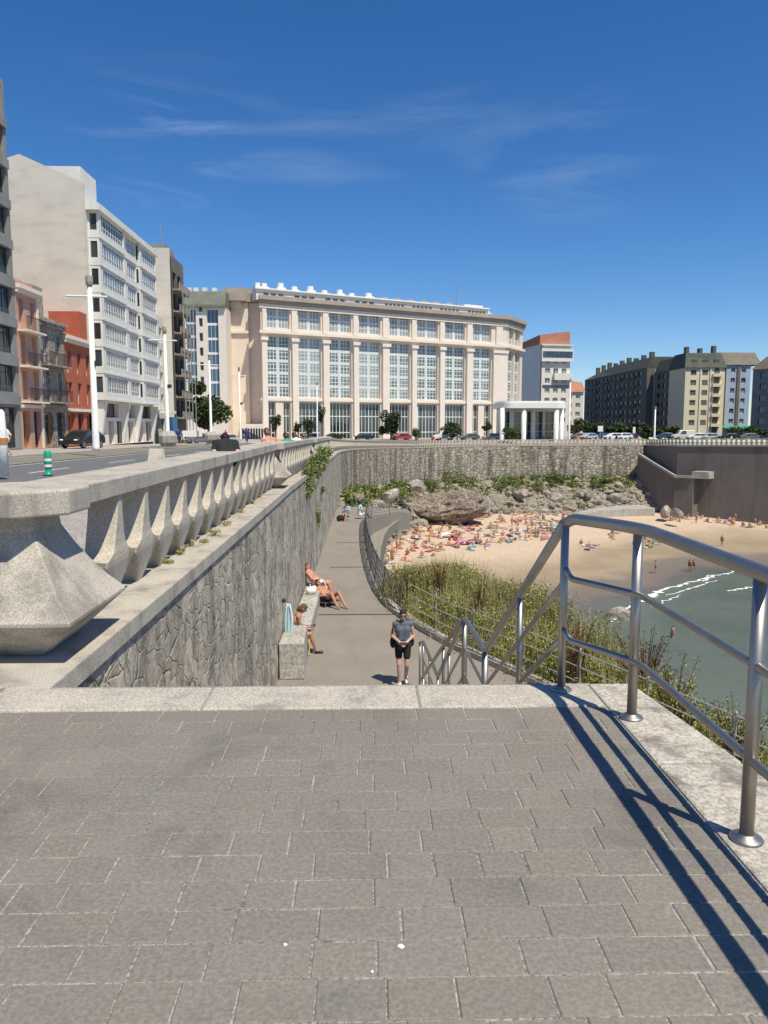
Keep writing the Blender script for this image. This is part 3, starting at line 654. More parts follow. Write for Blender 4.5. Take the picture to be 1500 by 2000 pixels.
# rope net fence along the far half of the walkway, wire fence along the near kerb
nf = thing('net_fence', 'dark rope net fence along the outer edge of the walkway', 'fence', (.2, 30, -4.1)); N0 = V((.2, 30, -4.1))
NP = [p+V((-.05, 0, -4.1)) for p in CBC if p.y > 22.2]
for q, tg in along(NP, 2.4):
    mb = MB(); mb.tube([q-N0, q-N0+V((.10, 0, 1.08))], .02, 8); obj('post', mb, 'rope', nf)
mb = MB(); nv = along(NP, .42)
for k in range(6):
    z = .1+.19*k; mb.tube([q-N0+V((.10*z, 0, z+(.03*math.sin(i*1.3+k)))) for i, (q, t_) in enumerate(nv)], .011 if k < 5 else .017, 5)
for i in range(len(nv)-2):
    a = nv[i][0]-N0; b = nv[i+2][0]-N0; mb.tube([a+V((0, 0, .1)), b+V((.1, 0, 1.05))], .008, 4); mb.tube([b+V((0, 0, .1)), a+V((.1, 0, 1.05))], .008, 4)
obj('net', mb, 'rope', nf)
wf = thing('wire_fence', 'thin grey post and wire fence on the pale kerb in front of the scrub', 'fence', (3.9, 16.2, -4)); W0 = V((3.9, 16.2, -4))
WPp = [p+V((0, 0, -3.98)) for p in CBC if p.y < 22.6]
for q, tg in along(WPp, 1.9):
    mb = MB(); mb.tube([q-W0, q-W0+V((0, 0, 1.02))], .022, 8); mb.ball(q-W0+V((0, 0, 1.03)), .03, 8, 5); obj('post', mb, 'greyrail', wf)
for z in (.98, .66, .34):
    mb = MB(); mb.tube([p-W0+V((0, 0, z)) for p in WPp], .013, 6); obj('rail', mb, 'greyrail', wf)

# ================================================================== BUILDINGS
def T4(loc=(0, 0, 0), rz=0): return Matrix.Translation(V(loc)) @ Matrix.Rotation(rz, 4, 'Z')
def facade(mb, T, w, h, ops, depth=.25, z0=0, x0=0):
    old = mb.M; mb.M = T
    xs = sorted({x0, x0+w, *[o[0] for o in ops], *[o[2] for o in ops]}); zs = sorted({z0, z0+h, *[o[1] for o in ops], *[o[3] for o in ops]})
    for a, b in zip(xs, xs[1:]):
        for c, d in zip(zs, zs[1:]):
            cx, cz = (a+b)/2, (c+d)/2
            if any(o[0] < cx < o[2] and o[1] < cz < o[3] for o in ops): continue
            mb.poly([(a, 0, c), (b, 0, c), (b, 0, d), (a, 0, d)])
    for a, c, b, d in ops:
        mb.poly([(a, 0, c), (a, depth, c), (a, depth, d), (a, 0, d)]); mb.poly([(b, 0, d), (b, depth, d), (b, depth, c), (b, 0, c)])
        mb.poly([(a, 0, c), (b, 0, c), (b, depth, c), (a, depth, c)]); mb.poly([(a, depth, d), (b, depth, d), (b, 0, d), (a, 0, d)])
        mb.poly([(a, depth+.12, c), (b, depth+.12, c), (b, depth+.12, d), (a, depth+.12, d)])
    mb.M = old
WCACHE = {}
def win(root, T, a, c, b, d, depth=.25, vb=(.5,), hb=(.5,), fr=.09, bar=.06, fm='frame', gm='glass', name='window'):
    """frame with bars at fractions vb (or (fraction, width)) and a pane child"""
    key = (round(b-a, 2), round(d-c, 2), tuple(vb), tuple(hb), fr, bar, fm, gm)
    if key not in WCACHE:
        w_, h_ = b-a, d-c; mb = MB()
        for q in ((0, 0, fr, h_), (w_-fr, 0, w_, h_), (fr, 0, w_-fr, fr), (fr, h_-fr, w_-fr, h_)): mb.box((q[0], 0, q[1]), (q[2], .07, q[3]))
        for x in vb:
            x, bw = x if isinstance(x, tuple) else (x, bar); mb.box((w_*x-bw/2, .004, fr), (w_*x+bw/2, .066, h_-fr))
        for z in hb:
            z, bw = z if isinstance(z, tuple) else (z, bar); mb.box((fr, .008, h_*z-bw/2), (w_-fr, .06, h_*z+bw/2))
        me = mb.mesh(name); me.materials.append(M[fm]); g = MB(); g.poly([(0, .045, 0), (w_, .045, 0), (w_, .045, h_), (0, .045, h_)])
        ge = g.mesh('pane'); ge.materials.append(M[gm]); WCACHE[key] = (me, ge)
    me, ge = WCACHE[key]; q = T @ V((a, depth-.02, c)); o = link(name, me, root, q); o.rotation_euler = (0, 0, T.to_euler().z)
    link('pane', ge, o); return o
def body(mb, x0, x1, y0, y1, z0, z1, front=False):
    """closed sides of a block whose front (y0) is drawn by facade()"""
    mb.poly([(x0, y1, z0), (x0, y0, z0), (x0, y0, z1), (x0, y1, z1)]); mb.poly([(x1, y0, z0), (x1, y1, z0), (x1, y1, z1), (x1, y0, z1)])
    mb.poly([(x1, y1, z0), (x0, y1, z0), (x0, y1, z1), (x1, y1, z1)]); mb.poly([(x0, y0, z1), (x1, y0, z1), (x1, y1, z1), (x0, y1, z1)])
    if front: mb.poly([(x0, y0, z0), (x1, y0, z0), (x1, y0, z1), (x0, y0, z1)])
I4 = Matrix.Identity(4)
FX = -25.9
def slab(root, name, a, b, mt): mb = MB(); mb.box(a, b); return obj(name, mb, mt, root)

# --- dark block at the left edge of the picture
r = thing('apartment_block', 'tall grey apartment block with dark window bands at the left edge', 'building', (FX, 38, -.2), R(90), 'apartment buildings along the street')
mb = MB(); ops = []; W_ = 21; H_ = 26.4
for f in range(8):
    z = 4.2+2.82*f
    for k in range(4): ops.append((.5+5.1*k, z, 5.3+5.1*k, z+1.95))
gnd = [(.6+5.1*k, .1, 5.2+5.1*k, 3.1) for k in range(4)]
facade(mb, I4, W_, H_, ops+gnd, .3); body(mb, 0, W_, 0, 14, 0, H_); obj('wall', mb, 'dark_panel', r)
for o in ops: win(r, I4, *o, depth=.3, vb=(.2, .4, .6, .8), hb=(.72,), fm='frame_dark', gm='glass_dark')
for o in gnd: win(r, I4, *o, depth=.3, vb=(.33, .66), hb=(.8,), fm='frame_dark', gm='glass_dark', name='shop_window')
mb = MB(); 
for f in range(8): mb.box((.2, -.16, 3.3+2.82*f), (W_-.1, -.002, 3.95+2.82*f))
obj('ledges', mb, 'dark_panel', r)
mb = MB(); mb.box((.2, .3, H_+.01), (W_-.5, .36, H_+1.1)); obj('terrace_glass', mb, 'glass_blue', r)
mb = MB(); body(mb, 2, W_-2.5, 3, 12, H_, H_+2.6, True); obj('penthouse', mb, 'dark_panel', r)

# --- three old low houses
def old_house(label, y0, w_, h, wm, cols, floors, z1, win_h, balc=None, doors='orange_door', trim='pink_cream'):
    r = thing('town_house', label, 'house', (FX, y0, -.25), R(90), 'old low houses between the tall blocks'); mb = MB(); ops = []; cw = w_/cols
    fh = (h-z1-.5)/floors
    for f in range(floors):
        for k in range(cols): ops.append((cw*k+cw*.27, z1+fh*f+.3, cw*k+cw*.73, z1+fh*f+.3+min(win_h, fh-.5)))
    n = max(2, cols); dw = w_/n; g = [(dw*k+.35, .05, dw*(k+1)-.35, 2.9) for k in range(n)]
    facade(mb, I4, w_, h, ops+g, .35); body(mb, 0, w_, 0, 11, 0, h); obj('wall', mb, wm, r)
    for o in ops: win(r, I4, *o, depth=.35, vb=(.5,), hb=(.68,), fm='frame', gm='glass')
    for i, o in enumerate(g): win(r, I4, *o, depth=.35, vb=(.5,), hb=(.75,), fm='orange_door' if i % 2 == 0 else 'frame_dark', gm='glass_dark', name='shop_front', fr=.22)
    mb = MB(); mb.box((-.05, -.45, h-.02), (w_+.05, 0.3, h+.28)); obj('cornice', mb, trim, r); mb = MB(); mb.box((0, -.25, h-.3), (w_, -.003, h-.025)); obj('frieze', mb, trim, r); mb = MB(); mb.box((0, -.18, z1-.35), (w_, -.003, z1-.1)); obj('string_course', mb, trim, r)
    for f in (balc or ()):
        z = z1+fh*f; mb = MB(); mb.box((.2, -.75, z+.02), (w_-.2, -.003, z+.16)); b = obj('balcony', mb, trim, r)
        mb = MB(); n = int((w_-.4)/.16)
        for k in range(n+1): mb.box((.2+k*.16, -.74, z+.16), (.225+k*.16, -.715, z+1.1))
        mb.box((.2, -.75, z+1.1), (w_-.2, -.70, z+1.15)); obj('balustrade', mb, 'iron', b)
    return r
h1 = old_house('narrow salmon pink house with dark iron balconies', 59.05, 3.9, 12, 'salmon', 2, 3, 3.5, 2.3, (0, 1, 2))
h2_ = old_house('weathered brown stone house with deep cornice', 63.0, 5.0, 10.1, 'brown_stone', 2, 2, 3.6, 2.4, (0, 1), trim='brown_stone')
h3 = old_house('brick red house with white window trim', 68.05, 6.8, 9.3, 'red_wall', 3, 2, 3.4, 1.9, (), trim='pink_cream')
mb = MB(); mb.loft([[(0, -.3, 9.6), (0, 5, 11.6), (0, 10, 9.6)], [(6.8, -.3, 9.6), (6.8, 5, 11.6), (6.8, 10, 9.6)]]); obj('roof', mb, 'red_wall', h3)
mb = MB(); body(mb, 4.6, 6.7, .2, 3, 9.6, 12.2, True); obj('dormer', mb, 'red_wall', h3)
mb = MB(); body(mb, .1, 2.6, .6, 6, 10.4, 13.0, True); obj('attic', mb, 'brown_stone', h2_)
mb = MB(); mb.box((0, .3, 12.28), (3.9, 7, 12.8)); obj('parapet', mb, 'salmon', h1)
mb = MB(); mb.box((3.62, -.12, 0.0), (3.88, -.003, 12)); obj('pilaster', mb, 'pink_cream', h1)

# --- white block with glazed bays
r = thing('apartment_block', 'white eight storey block with three stacks of glazed bays and a bare beige side wall', 'building', (FX, 75, -.4), R(90), 'apartment buildings along the street')
W_, H_ = 20.5, 22.3; zb0 = 4.4; fh = 2.52; mb = MB(); facade(mb, I4, W_, H_, [], .2, z0=zb0, x0=0) if False else None
body(mb, 0, W_, 0, 14, zb0-.2, H_, True); mb.poly([(0, 0, zb0-.2), (0, 14, zb0-.2), (W_, 14, zb0-.2), (W_, 0, zb0-.2)]); obj('wall', mb, 'white_wall', r)
mb = MB(); mb.loft([[(-.02, 0, 0), (-.02, 0, 24.2), (-.02, 5.7, 26.7), (-.02, 7.0, 26.3), (-.02, 14, 23), (-.02, 14, 0)], [(-.5, 0, 0), (-.5, 0, 24.2), (-.5, 5.7, 26.7), (-.5, 7.0, 26.3), (-.5, 14, 23), (-.5, 14, 0)]][::-1]); obj('gable', mb, 'beige_wall', r)
mb = MB(); mb.loft([[(.0, .9, H_+.02), (.0, 5.7, 26.3), (.0, 13.6, H_+.02)], [(W_, .9, H_+.02), (W_, 5.7, 26.3), (W_, 13.6, H_+.02)]]); obj('roof', mb, 'slate_brown', r)
mb = MB(); body(mb, 1.2, 5.5, .8, 5, H_, 26.2, True); obj('stair_tower', mb, 'white_wall', r)
bays = [(.35, 8.1, 1.0), (8.9, 13.0, .75), (13.6, 20.3, 1.0)]
for f in range(7):
    z = zb0+fh*f
    for (a, b, pr) in bays:
        mb = MB(); fo = (a+.75, z+.72, b-.25, z+fh-.2); T_ = T4((0, -pr, 0))
        facade(mb, T_, b-a, fh-.06, [fo], .12, z0=z, x0=a); mb.poly([(b, -pr, z), (b, 0, z), (b, 0, z+fh-.06), (b, -pr, z+fh-.06)])
        so_ = [(.16, z+.72, pr-.2, z+fh-.3)]; Ts = T4((a, 0, 0), R(-90)); facade(mb, Ts, pr, fh-.06, so_, .1, z0=z, x0=0)
        mb.poly([(a, 0, z), (b, 0, z), (b, -pr, z), (a, -pr, z)]); mb.poly([(a, 0, z+fh-.06), (a, -pr, z+fh-.06), (b, -pr, z+fh-.06), (b, 0, z+fh-.06)])
        mb.box((a-.06, -pr-.1, z-.03), (b+.06, -pr-.003, z+.17))
        bo = obj('glazed_bay', mb, 'white_wall', r)
        n = max(3, int((b-a)/.85)); w1 = link('window', None, bo) if False else None
        key = ('bay', round(b-a, 2), n)
        if key not in WCACHE:
            m2 = MB(); ww, hh = fo[2]-fo[0], fo[3]-fo[1]
            for k in range(n+1): m2.box((ww*k/n-.035-(.0 if k else -.035), 0, 0), (ww*k/n+.035-(.035 if k == n else 0), .06, hh))
            for zz in (0, hh*.28, hh*.74, hh-.06): m2.box((0.04, .005, zz), (ww-.04, .055, zz+.06))
            m2.mi = 1; m2.poly([(0, .04, 0), (ww, .04, 0), (ww, .04, hh), (0, .04, hh)]); me = m2.mesh('window'); me.materials.append(M['frame']); me.materials.append(M['glass']); WCACHE[key] = me
        link('window', WCACHE[key], bo, (fo[0], -pr+.1, fo[1]))
        m3 = MB(); m3.poly([(a+.08, -.16, z+.72), (a+.08, -pr+.2, z+.72), (a+.08, -pr+.2, z+fh-.3), (a+.08, -.16, z+fh-.3)][::-1]); obj('side_pane', m3, 'glass_dark', bo)
mb = MB(); mb.box((-.1, -1.25, H_-.35), (W_+.1, .6, H_+.25)); obj('cornice', mb, 'white_wall', r)
mb = MB(); g = [(.9, .05, 2.6, 2.4), (4, .05, 5.6, 2.4), (6.6, .05, 8.6, 2.4), (10.5, .05, 12.4, 2.4), (14.2, .05, 16.2, 2.4), (17.4, .05, 19.6, 2.4), (1, 2.75, 7.4, 4.2), (9, 2.75, 13, 4.2), (14, 2.75, 20, 4.2)]
facade(mb, I4, W_, zb0-.21, g, .5); body(mb, 0, W_, 0, 13.9, 0, zb0-.21); obj('ground_floor', mb, 'pink_cream', r)
for o in g: win(r, I4, *o, depth=.5, vb=(.33, .66), hb=(), fm='frame_dark', gm='glass_dark', name='shop_window')
for x in (1.0, 8.3, 13.2, 19.6):
    mb = MB(); mb.loft([[(x-.3, -.9, zb0-.22), (x+.3, -.9, zb0-.22), (x+.3, -.01, zb0-.22), (x-.3, -.01, zb0-.22)], [(x-.2, -.2, 0), (x+.2, -.2, 0), (x+.2, -.01, 0), (x-.2, -.01, 0)]]); obj('slanting_bracket', mb, 'white_wall', r)
mb = MB(); 
for x0 in (6.5, 13.5): body(mb, x0, x0+3.5, 1.3, 3.5, H_, 24.6, True)
obj('roof_houses', mb, 'white_wall', r)

# --- narrow pale building, then a scaffolded block with a bare gable
r = thing('apartment_block', 'narrow pale grey building with blue hoarding squeezed behind the white block', 'building', (FX, 95.6, -1), R(90), 'apartment buildings along the street')
mb = MB(); ops = [(.4+1.8*k, 4.6+2.8*f, 1.8+1.8*k, 6.5+2.8*f) for f in range(4) for k in range(3)]; facade(mb, I4, 6, 16.2, ops+[(.4, .1, 5.6, 3.4)], .3); body(mb, 0, 6, 0, 12, 0, 16.2); obj('wall', mb, 'beige_wall', r)
for o in ops: win(r, I4, *o, depth=.3, fm='frame', gm='glass')
slab(r, 'blue_hoarding', (.1, -1.5, 0), (5.9, -1.4, 3.6), plain('blue_hoarding', (.07, .19, .36), .7))
slab(r, 'awning', (-.2, -2.2, 4.0), (2.6, -.02, 4.35), 'white_wall')
r = thing('apartment_block', 'grey brown block with balconies and a tall bare beige gable beyond the white block', 'building', (-24.7, 102, -1.2), R(90), 'apartment buildings along the street')
mb = MB(); ops = [(.5+2.6*k, 4+2.75*f, 2.4+2.6*k, 6+2.75*f) for f in range(7) for k in range(2)]; facade(mb, I4, 6.6, 24.4, ops, .3); body(mb, .3, 6.6, 0, 13, 0, 24.4); obj('wall', mb, 'taupe_wall', r)
mb = MB(); mb.box((-.02, .2, 0), (.28, 13, 25.3)); obj('gable', mb, 'beige_wall', r)
for o in ops: win(r, I4, *o, depth=.3, fm='frame_dark', gm='glass_dark')
mb = MB()
for f in range(7):
    mb.box((.4, -.9, 3.6+2.75*f), (6.3, -.003, 3.78+2.75*f)); mb.box((.4, -.9, 3.78+2.75*f), (6.3, -.82, 4.6+2.75*f))
obj('balconies', mb, 'brown_stone', r)
mb = MB()
for k in range(4):
    mb.tube([(k*2.0+.3, -1.3, 0), (k*2.0+.3, -1.3, 20)], .06, 6)
for f in range(8): mb.tube([(.3, -1.3, 2.5*f+1), (6.3, -1.3, 2.5*f+1)], .05, 6)
obj('scaffolding', mb, 'greyrail', r)
mb = MB(); mb.box((1, 1, 24.42), (6, 8, 26)); mb.tube([(3, 2, 26), (3, 2, 29)], .08, 6); obj('roof_house', mb, 'dark_panel', r)

# --- striped building facing the camera
r = thing('apartment_block', 'cream block with two dark glazed stripes and a grey green roof beside the big hotel', 'building', (Xat(358, 164), 164, -2.4), 0, 'apartment buildings along the street')
mb = MB(); X0 = lambda px: Xat(px, 164)-Xat(358, 164); z8 = lambda y: Zat(y, 164)+2.4
st = [(X0(367), z8(762), X0(388), z8(605)), (X0(409), z8(775), X0(431), z8(605))]; sm = [(X0(394), z8(752)+3.0*f, X0(401), z8(752)+1.7+3.0*f) for f in range(6)]; w_ = X0(446); h8 = z8(602)
facade(mb, I4, w_, h8, st+sm, .6); body(mb, 0, w_, 0, 16, 0, h8); obj('wall', mb, 'pink_cream', r)
for o in st: win(r, I4, *o, depth=.6, vb=(.33, .66), hb=tuple((k/6+.0, .5) for k in range(1, 6)), fm='frame', gm='glass_blue', name='window_stripe')
for o in sm: win(r, I4, *o, depth=.6, vb=(), hb=(), fm='frame_dark', gm='glass_dark')
mb = MB(); mb.loft([[(-.3, -.7, h8+.02), (w_, -.7, h8+.02), (w_, 15, h8+.02), (-.3, 15, h8+.02)], [(-.3, -.7, h8+.5), (w_, -.7, h8+.5), (w_, 15, h8+.5), (-.3, 15, h8+.5)], [(.6, .6, h8+3.4), (w_, .6, h8+3.4), (w_, 13, h8+3.4), (.6, 13, h8+3.4)]]); rf = obj('roof', mb, 'green_roof', r)
for px in (372, 385, 402, 421): mb = MB(); mb.box((X0(px)-.4, 2, h8+3.4), (X0(px)+.5, 3, h8+4.4)); obj('chimney', mb, 'white_wall', rf)

# --- the big cream building across the bay
HL = V((-21.7, 165, -2.4)); HR = V((35.5, 195, -2.4)); hd = (HR-HL); HW = hd.length; hrz = math.atan2(hd.y, hd.x)
def hx(px):
    d = ray(px, 830); a = HR-HL
    t = (d.x*(HL.y)-d.y*HL.x)/(d.y*a.x-d.x*a.y); return t*HW
HT = thing('hotel', 'huge cream stone building with tall gridded windows between pilasters facing the bay', 'building', HL, hrz)
Z_ = lambda y, D=167: Zat(y, D)+2.4
bp = [(525, 568), (585, 628), (645, 687), (702, 743), (761, 800), (814, 854), (868, 906), (922, 957)]
up_, lo_, gr_ = (Z_(642), Z_(597)), (Z_(776), Z_(657)), (.1, Z_(785)); HH = Z_(594)
mb = MB(); ops = []; bx_ = [(hx(a), hx(b)) for a, b in bp]
for i, (a, b) in enumerate(bx_):
    ops += [(a, up_[0], b, up_[1]), (a, lo_[0], b, lo_[1])]
    if i in (0, 7): m_ = (a+b)/2; ops += [(a, gr_[0], m_-.9, gr_[1]), (m_+.9, gr_[0], b, gr_[1])]
    else: ops.append((a, gr_[0], b, gr_[1]))
facade(mb, I4, HW, HH, ops, .7); bl_ = T4(HL, hrz).inverted() @ V((HL.x, HL.y+26, HL.z))
mb.poly([(bl_.x, bl_.y, 0), (0, 0, 0), (0, 0, HH), (bl_.x, bl_.y, HH)]); mb.poly([(HW, 0, 0), (HW, 22, 0), (HW, 22, HH), (HW, 0, HH)]); mb.poly([(HW, 22, 0), (bl_.x, bl_.y, 0), (bl_.x, bl_.y, HH), (HW, 22, HH)]); mb.poly([(0, 0, HH), (HW, 0, HH), (HW, 22, HH), (bl_.x, bl_.y, HH)])
cw_ = math.hypot(6.3, 10.5); Tc = T4((HW, 0, 0), math.atan2(10.5, 6.3)-hrz); 
cop = [(cw_*.18, up_[0], cw_*.46, up_[1]), (cw_*.54, up_[0], cw_*.84, up_[1]), (cw_*.14, lo_[0], cw_*.46, lo_[1]), (cw_*.54, lo_[0], cw_*.86, lo_[1])]
facade(mb, Tc, cw_, HH, cop, .7); e_ = Tc @ V((cw_, 0, 0)); f_ = e_+V((-6, 14, 0)); mb.poly([(e_.x, e_.y, 0), (f_.x, f_.y, 0), (f_.x, f_.y, HH), (e_.x, e_.y, HH)]); mb.poly([(HW, 0, HH), (e_.x, e_.y, HH), (f_.x, f_.y, HH), (HW-6, 16, HH)])
obj('wall', mb, 'cream_stone', HT)
lohb = tuple(sorted([(k/5, .62) for k in range(1, 5)]+[((k+.36)/5, .14) for k in range(5)]+[((k+.70)/5, .14) for k in range(5)], key=lambda q: q[0]))
vb2 = ((.155, .13), (.31, .16), (.5, .75), (.69, .16), (.845, .13))
for o in ops:
    big_ = o[2]-o[0] > 3
    if o[1] == lo_[0]: win(HT, I4, *o, depth=.7, vb=vb2, hb=lohb, fr=.2, fm='frame_pale', gm='glass_hotel')
    elif o[1] == up_[0]: win(HT, I4, *o, depth=.7, vb=vb2, hb=((.27, .14), (.5, .4), (.77, .14)), fr=.2, fm='frame_pale', gm='glass_hotel')
    else: win(HT, I4, *o, depth=.7, vb=((.17, .13), (.34, .13), (.5, .2), (.66, .13), (.83, .13)) if big_ else ((.5, .16),), hb=((.25, .2), (.66, .2)), fr=.16, fm='frame_pale', gm='glass_dark')
for o in cop: win(HT, Tc, *o, depth=.7, vb=((.25, .13), (.5, .2), (.75, .13)), hb=lohb if o[1] == lo_[0] else ((.27, .14), (.5, .4), (.77, .14)), fr=.2, fm='frame_pale', gm='glass_hotel')
edges = [0]+[v_ for b in bx_ for v_ in b]+[HW]
for k in range(0, len(edges), 2):
    a, b = edges[k], edges[k+1]; ins = .35; mb = MB(); zt_ = Z_(667)
    mb.box((a+ins*(k > 0), -.7, 0), (b-ins*(k < 16), -.003, zt_)); mb.box((a+ins*(k > 0)-.25, -.95, zt_), (b-ins*(k < 16)+.25, -.004, zt_+.7)); mb.box((a+ins*(k > 0)-.15, -.85, 0), (b-ins*(k < 16)+.15, -.71, 1.6))
    m_ = (a+b)/2; hw_ = min((b-a)*.3, 1.0); mb.box((m_-hw_, -.4, Z_(647)), (m_+hw_, -.003, HH-1.2))
    obj('pilaster', mb, 'pink_cream', HT)
def band(name, z0, z1, pr, mt, back=.003):
    mb = MB(); a = V((HW, 0, 0)); d_ = (e_-a).normalized(); n_ = V((d_.y, -d_.x, 0)); k_ = math.tan((math.atan2(d_.y, d_.x))/2)
    i_ = lambda o: [(-.3-o*.3, -o), (HW+o*k_, -o), (e_.x+n_.x*o, e_.y+n_.y*o)]
    A, B = i_(pr), i_(back); mb.loft([[(p[0], p[1], z0), (p[0], p[1], z1), (q[0], q[1], z1), (q[0], q[1], z0)] for p, q in zip(A, B)]); return obj(name, mb, mt, HT)
band('string_course', Z_(656)+.3, Z_(648), .75, 'pink_cream'); band('lower_cornice', HH-1.1, HH-.3, .5, 'pink_cream'); band('spandrel_course', Z_(783), Z_(778), .25, 'pink_cream')
band('cornice', HH-.25, HH+.5, .8, 'cornice'); band('upper_cornice', HH+.51, HH+1.4, 1.25, 'cornice', -1.5)
# attic storey, chimneys and dormers
az = HH+.9; AW = hx(960); AH = 2.2; mb = MB(); ao = []
for i in range(8):
    a, b = bx_[i]; n = 3 if i < 4 else 5
    for k in range(n): ao.append((a+(b-a)*(k+.12)/n, az+.75, a+(b-a)*(k+.85)/n, az+1.7))
Ta = T4((0, 2.4, 0)); facade(mb, Ta, AW, AH, ao, .4, z0=az, x0=0); body(mb, 0, AW, 2.4, 5, az, az+AH); body(mb, 5, AW-.1, 5, 16, az, az+AH-.05)
mb.loft([[(AW+.01, 2.4, az+AH), (AW+.01, 15, az+AH), (AW+.01, 15, az), (AW+.01, 2.4, az)], [(HW+1.5, 5.5, az+.4), (HW+1.5, 15, az+.4), (HW+1.5, 15, az), (HW+1.5, 5.5, az)]])
at_ = obj('attic', mb, 'white_wall', HT)
for o in ao: win(HT, Ta, *o, depth=.4, vb=(.5,), hb=(), fm='frame_pale', gm='glass_dark', name='attic_window')
mb = MB(); mb.box((-.3, 1.9, az+AH+.01), (AW+.3, 2.39+.6, az+AH+.3)); obj('attic_ledge', mb, 'white', HT)
for px, wd, hh_ in ((507, 1.9, 2.1), (533, 2.2, 2.1), (565, 2.3, 2.6), (592, 2.2, 2.0), (623, 2.4, 2.5), (650, 2.3, 1.7), (680, 2.2, 2.3), (703, 2.2, 1.6), (736, 2.6, 2.1)):
    x = max(hx(px), .9); mb = MB(); hh_ *= .72; mb.lathe([(wd*.30, 0), (wd*.30, hh_*.97), (wd*.27, hh_)], (x, 4, az+AH), 12); mb.box((x-wd*.42, 3.2, az+AH), (x+wd*.42, 4.8, az+AH+hh_*.5)); obj('chimney', mb, 'white', HT)
for px in (765, 790, 815, 842, 865, 890):
    x = hx(px); mb = MB(); mb.loft([[(x-2, 3, az+AH), (x, 3, az+AH+1), (x+2.4, 3, az+AH)], [(x-2, 9, az+AH), (x, 9, az+AH+1), (x+2.4, 9, az+AH)]]); obj('dormer', mb, 'cornice', HT)
mb = MB(); body(mb, hx(920), hx(956), 3.5, 10, az+AH, az+AH+1, True); obj('roof_house', mb, 'white_wall', HT)
mb = MB(); x = hx(912); mb.tube([(x, 5, az+3), (x, 5, az+8)], .1, 6); obj('antenna', mb, 'greyrail', HT)
# left wing: a tall pier and a deep recess, both seen from the front
inv = T4(HL, hrz).inverted()
def hwing(name, mt, pts, z0, z1): mb = MB(); mb.prism([tuple((inv @ V((x, y, -2.4)))[:2]) for x, y in pts], z0, z1); return obj(name, mb, mt, HT)
q_ = lambda px, D: (Xat(px, D), D)
WD = 170.5
hwing('wing_pier', 'cream_stone', [q_(445, WD), q_(489, WD), q_(489, 190), q_(443, 190)], 0, Z_(592, WD)); hwing('wing_recess', 'cream_stone', [q_(489, WD+.7), q_(515, WD+.7), q_(515, 190), q_(489, 190)], 0, Z_(592, WD))
hwing('wing_string', 'pink_cream', [q_(444, WD-.5), q_(489, WD-.5), q_(489, WD-.003), q_(444, WD-.003)], Z_(652, WD), Z_(647, WD)); hwing('wing_capital', 'pink_cream', [q_(442, WD-.8), q_(476, WD-.8), q_(476, WD-.004), q_(442, WD-.004)], Z_(600, WD), Z_(590, WD)-.02)
hwing('wing_cornice', 'cornice', [q_(436, WD-2.2), q_(486, WD-2.2), q_(486, WD-.6), q_(512, WD-.6), q_(512, 190), q_(437, 190)], Z_(591, WD)+.01, Z_(574, WD)); hwing('wing_roof', 'cornice', [q_(440, WD-1.6), q_(484, WD-1.6), q_(484, WD), q_(510, WD), q_(510, 188), q_(440, 188)], Z_(574, WD)+.01, Z_(565, WD))
hwing('podium', 'pink_cream', [q_(470, 160), q_(516, 161), q_(516, 170), q_(470, 170)], 0, Z_(828, 160))
mb = MB(); 
for k in range(8):
    p = inv @ V((Xat(473+5.3*k, 160.1), 159.97+.012*k, -2.4)); mb.M = Matrix.Translation(p) @ Matrix.Rotation(-hrz, 4, 'Z'); mb.box((0, -.01, .9), (.36, .05, Z_(837, 160)))
mb.M = None; obj('podium_openings', mb, 'dark_open', HT)

# --- white pavilion with round columns at the hotel's right end
pv = thing('pavilion', 'low white pavilion with a flat roof on columns at the right end of the hotel', 'pavilion', (35, 160, -2.4)); P0 = V((35, 160, -2.4))
xa, xb = Xat(976, 158)-35, Xat(1108, 158)-35; zr = Zat(797, 158)+2.4; zr1 = Zat(783, 158)+2.4
def rrect(x0, x1, y0, y1, r): return [(x+r*math.cos(R(a)), y+r*math.sin(R(a))) for x, y, s in ((x1-r, y0+r, -90), (x1-r, y1-r, 0), (x0+r, y1-r, 90), (x0+r, y0+r, 180)) for a in (s+k*15 for k in range(7))]
mb = MB(); mb.prism(rrect(xa, xb, -3, 9, 2.5), zr, zr1-.35); mb.prism(rrect(xa+.3, xb-.3, -2.7, 8.7, 2.3), zr1-.35, zr1); obj('roof', mb, 'white', pv)
for px, y in ((984, -2), (1027, -2.3), (1091, -2.3), (1101, 2), (1045, 3), (1003, 3)):
    x = Xat(px, 158+y)-35; mb = MB(); mb.lathe([(.55, 0), (.5, .2), (.5, zr)], (x, y, 0), 14); obj('column', mb, 'white', pv, smooth=True)
mb = MB(); facade(mb, T4((0, 4.5, 0)), xb-xa-2, zr, [(xa+1.4+k*2.35, .3, xa+3.4+k*2.35, zr-.5) for k in range(5)], .2, x0=xa+1); body(mb, xa+1, xb-1, 4.5, 8, 0, zr); obj('wall', mb, 'white_wall', pv)
for k in range(5): win(pv, T4((0, 4.5, 0)), xa+1.4+k*2.35, .3, xa+3.4+k*2.35, zr-.5, depth=.2, vb=(.5,), hb=(.35, .6), gm='glass_dark')

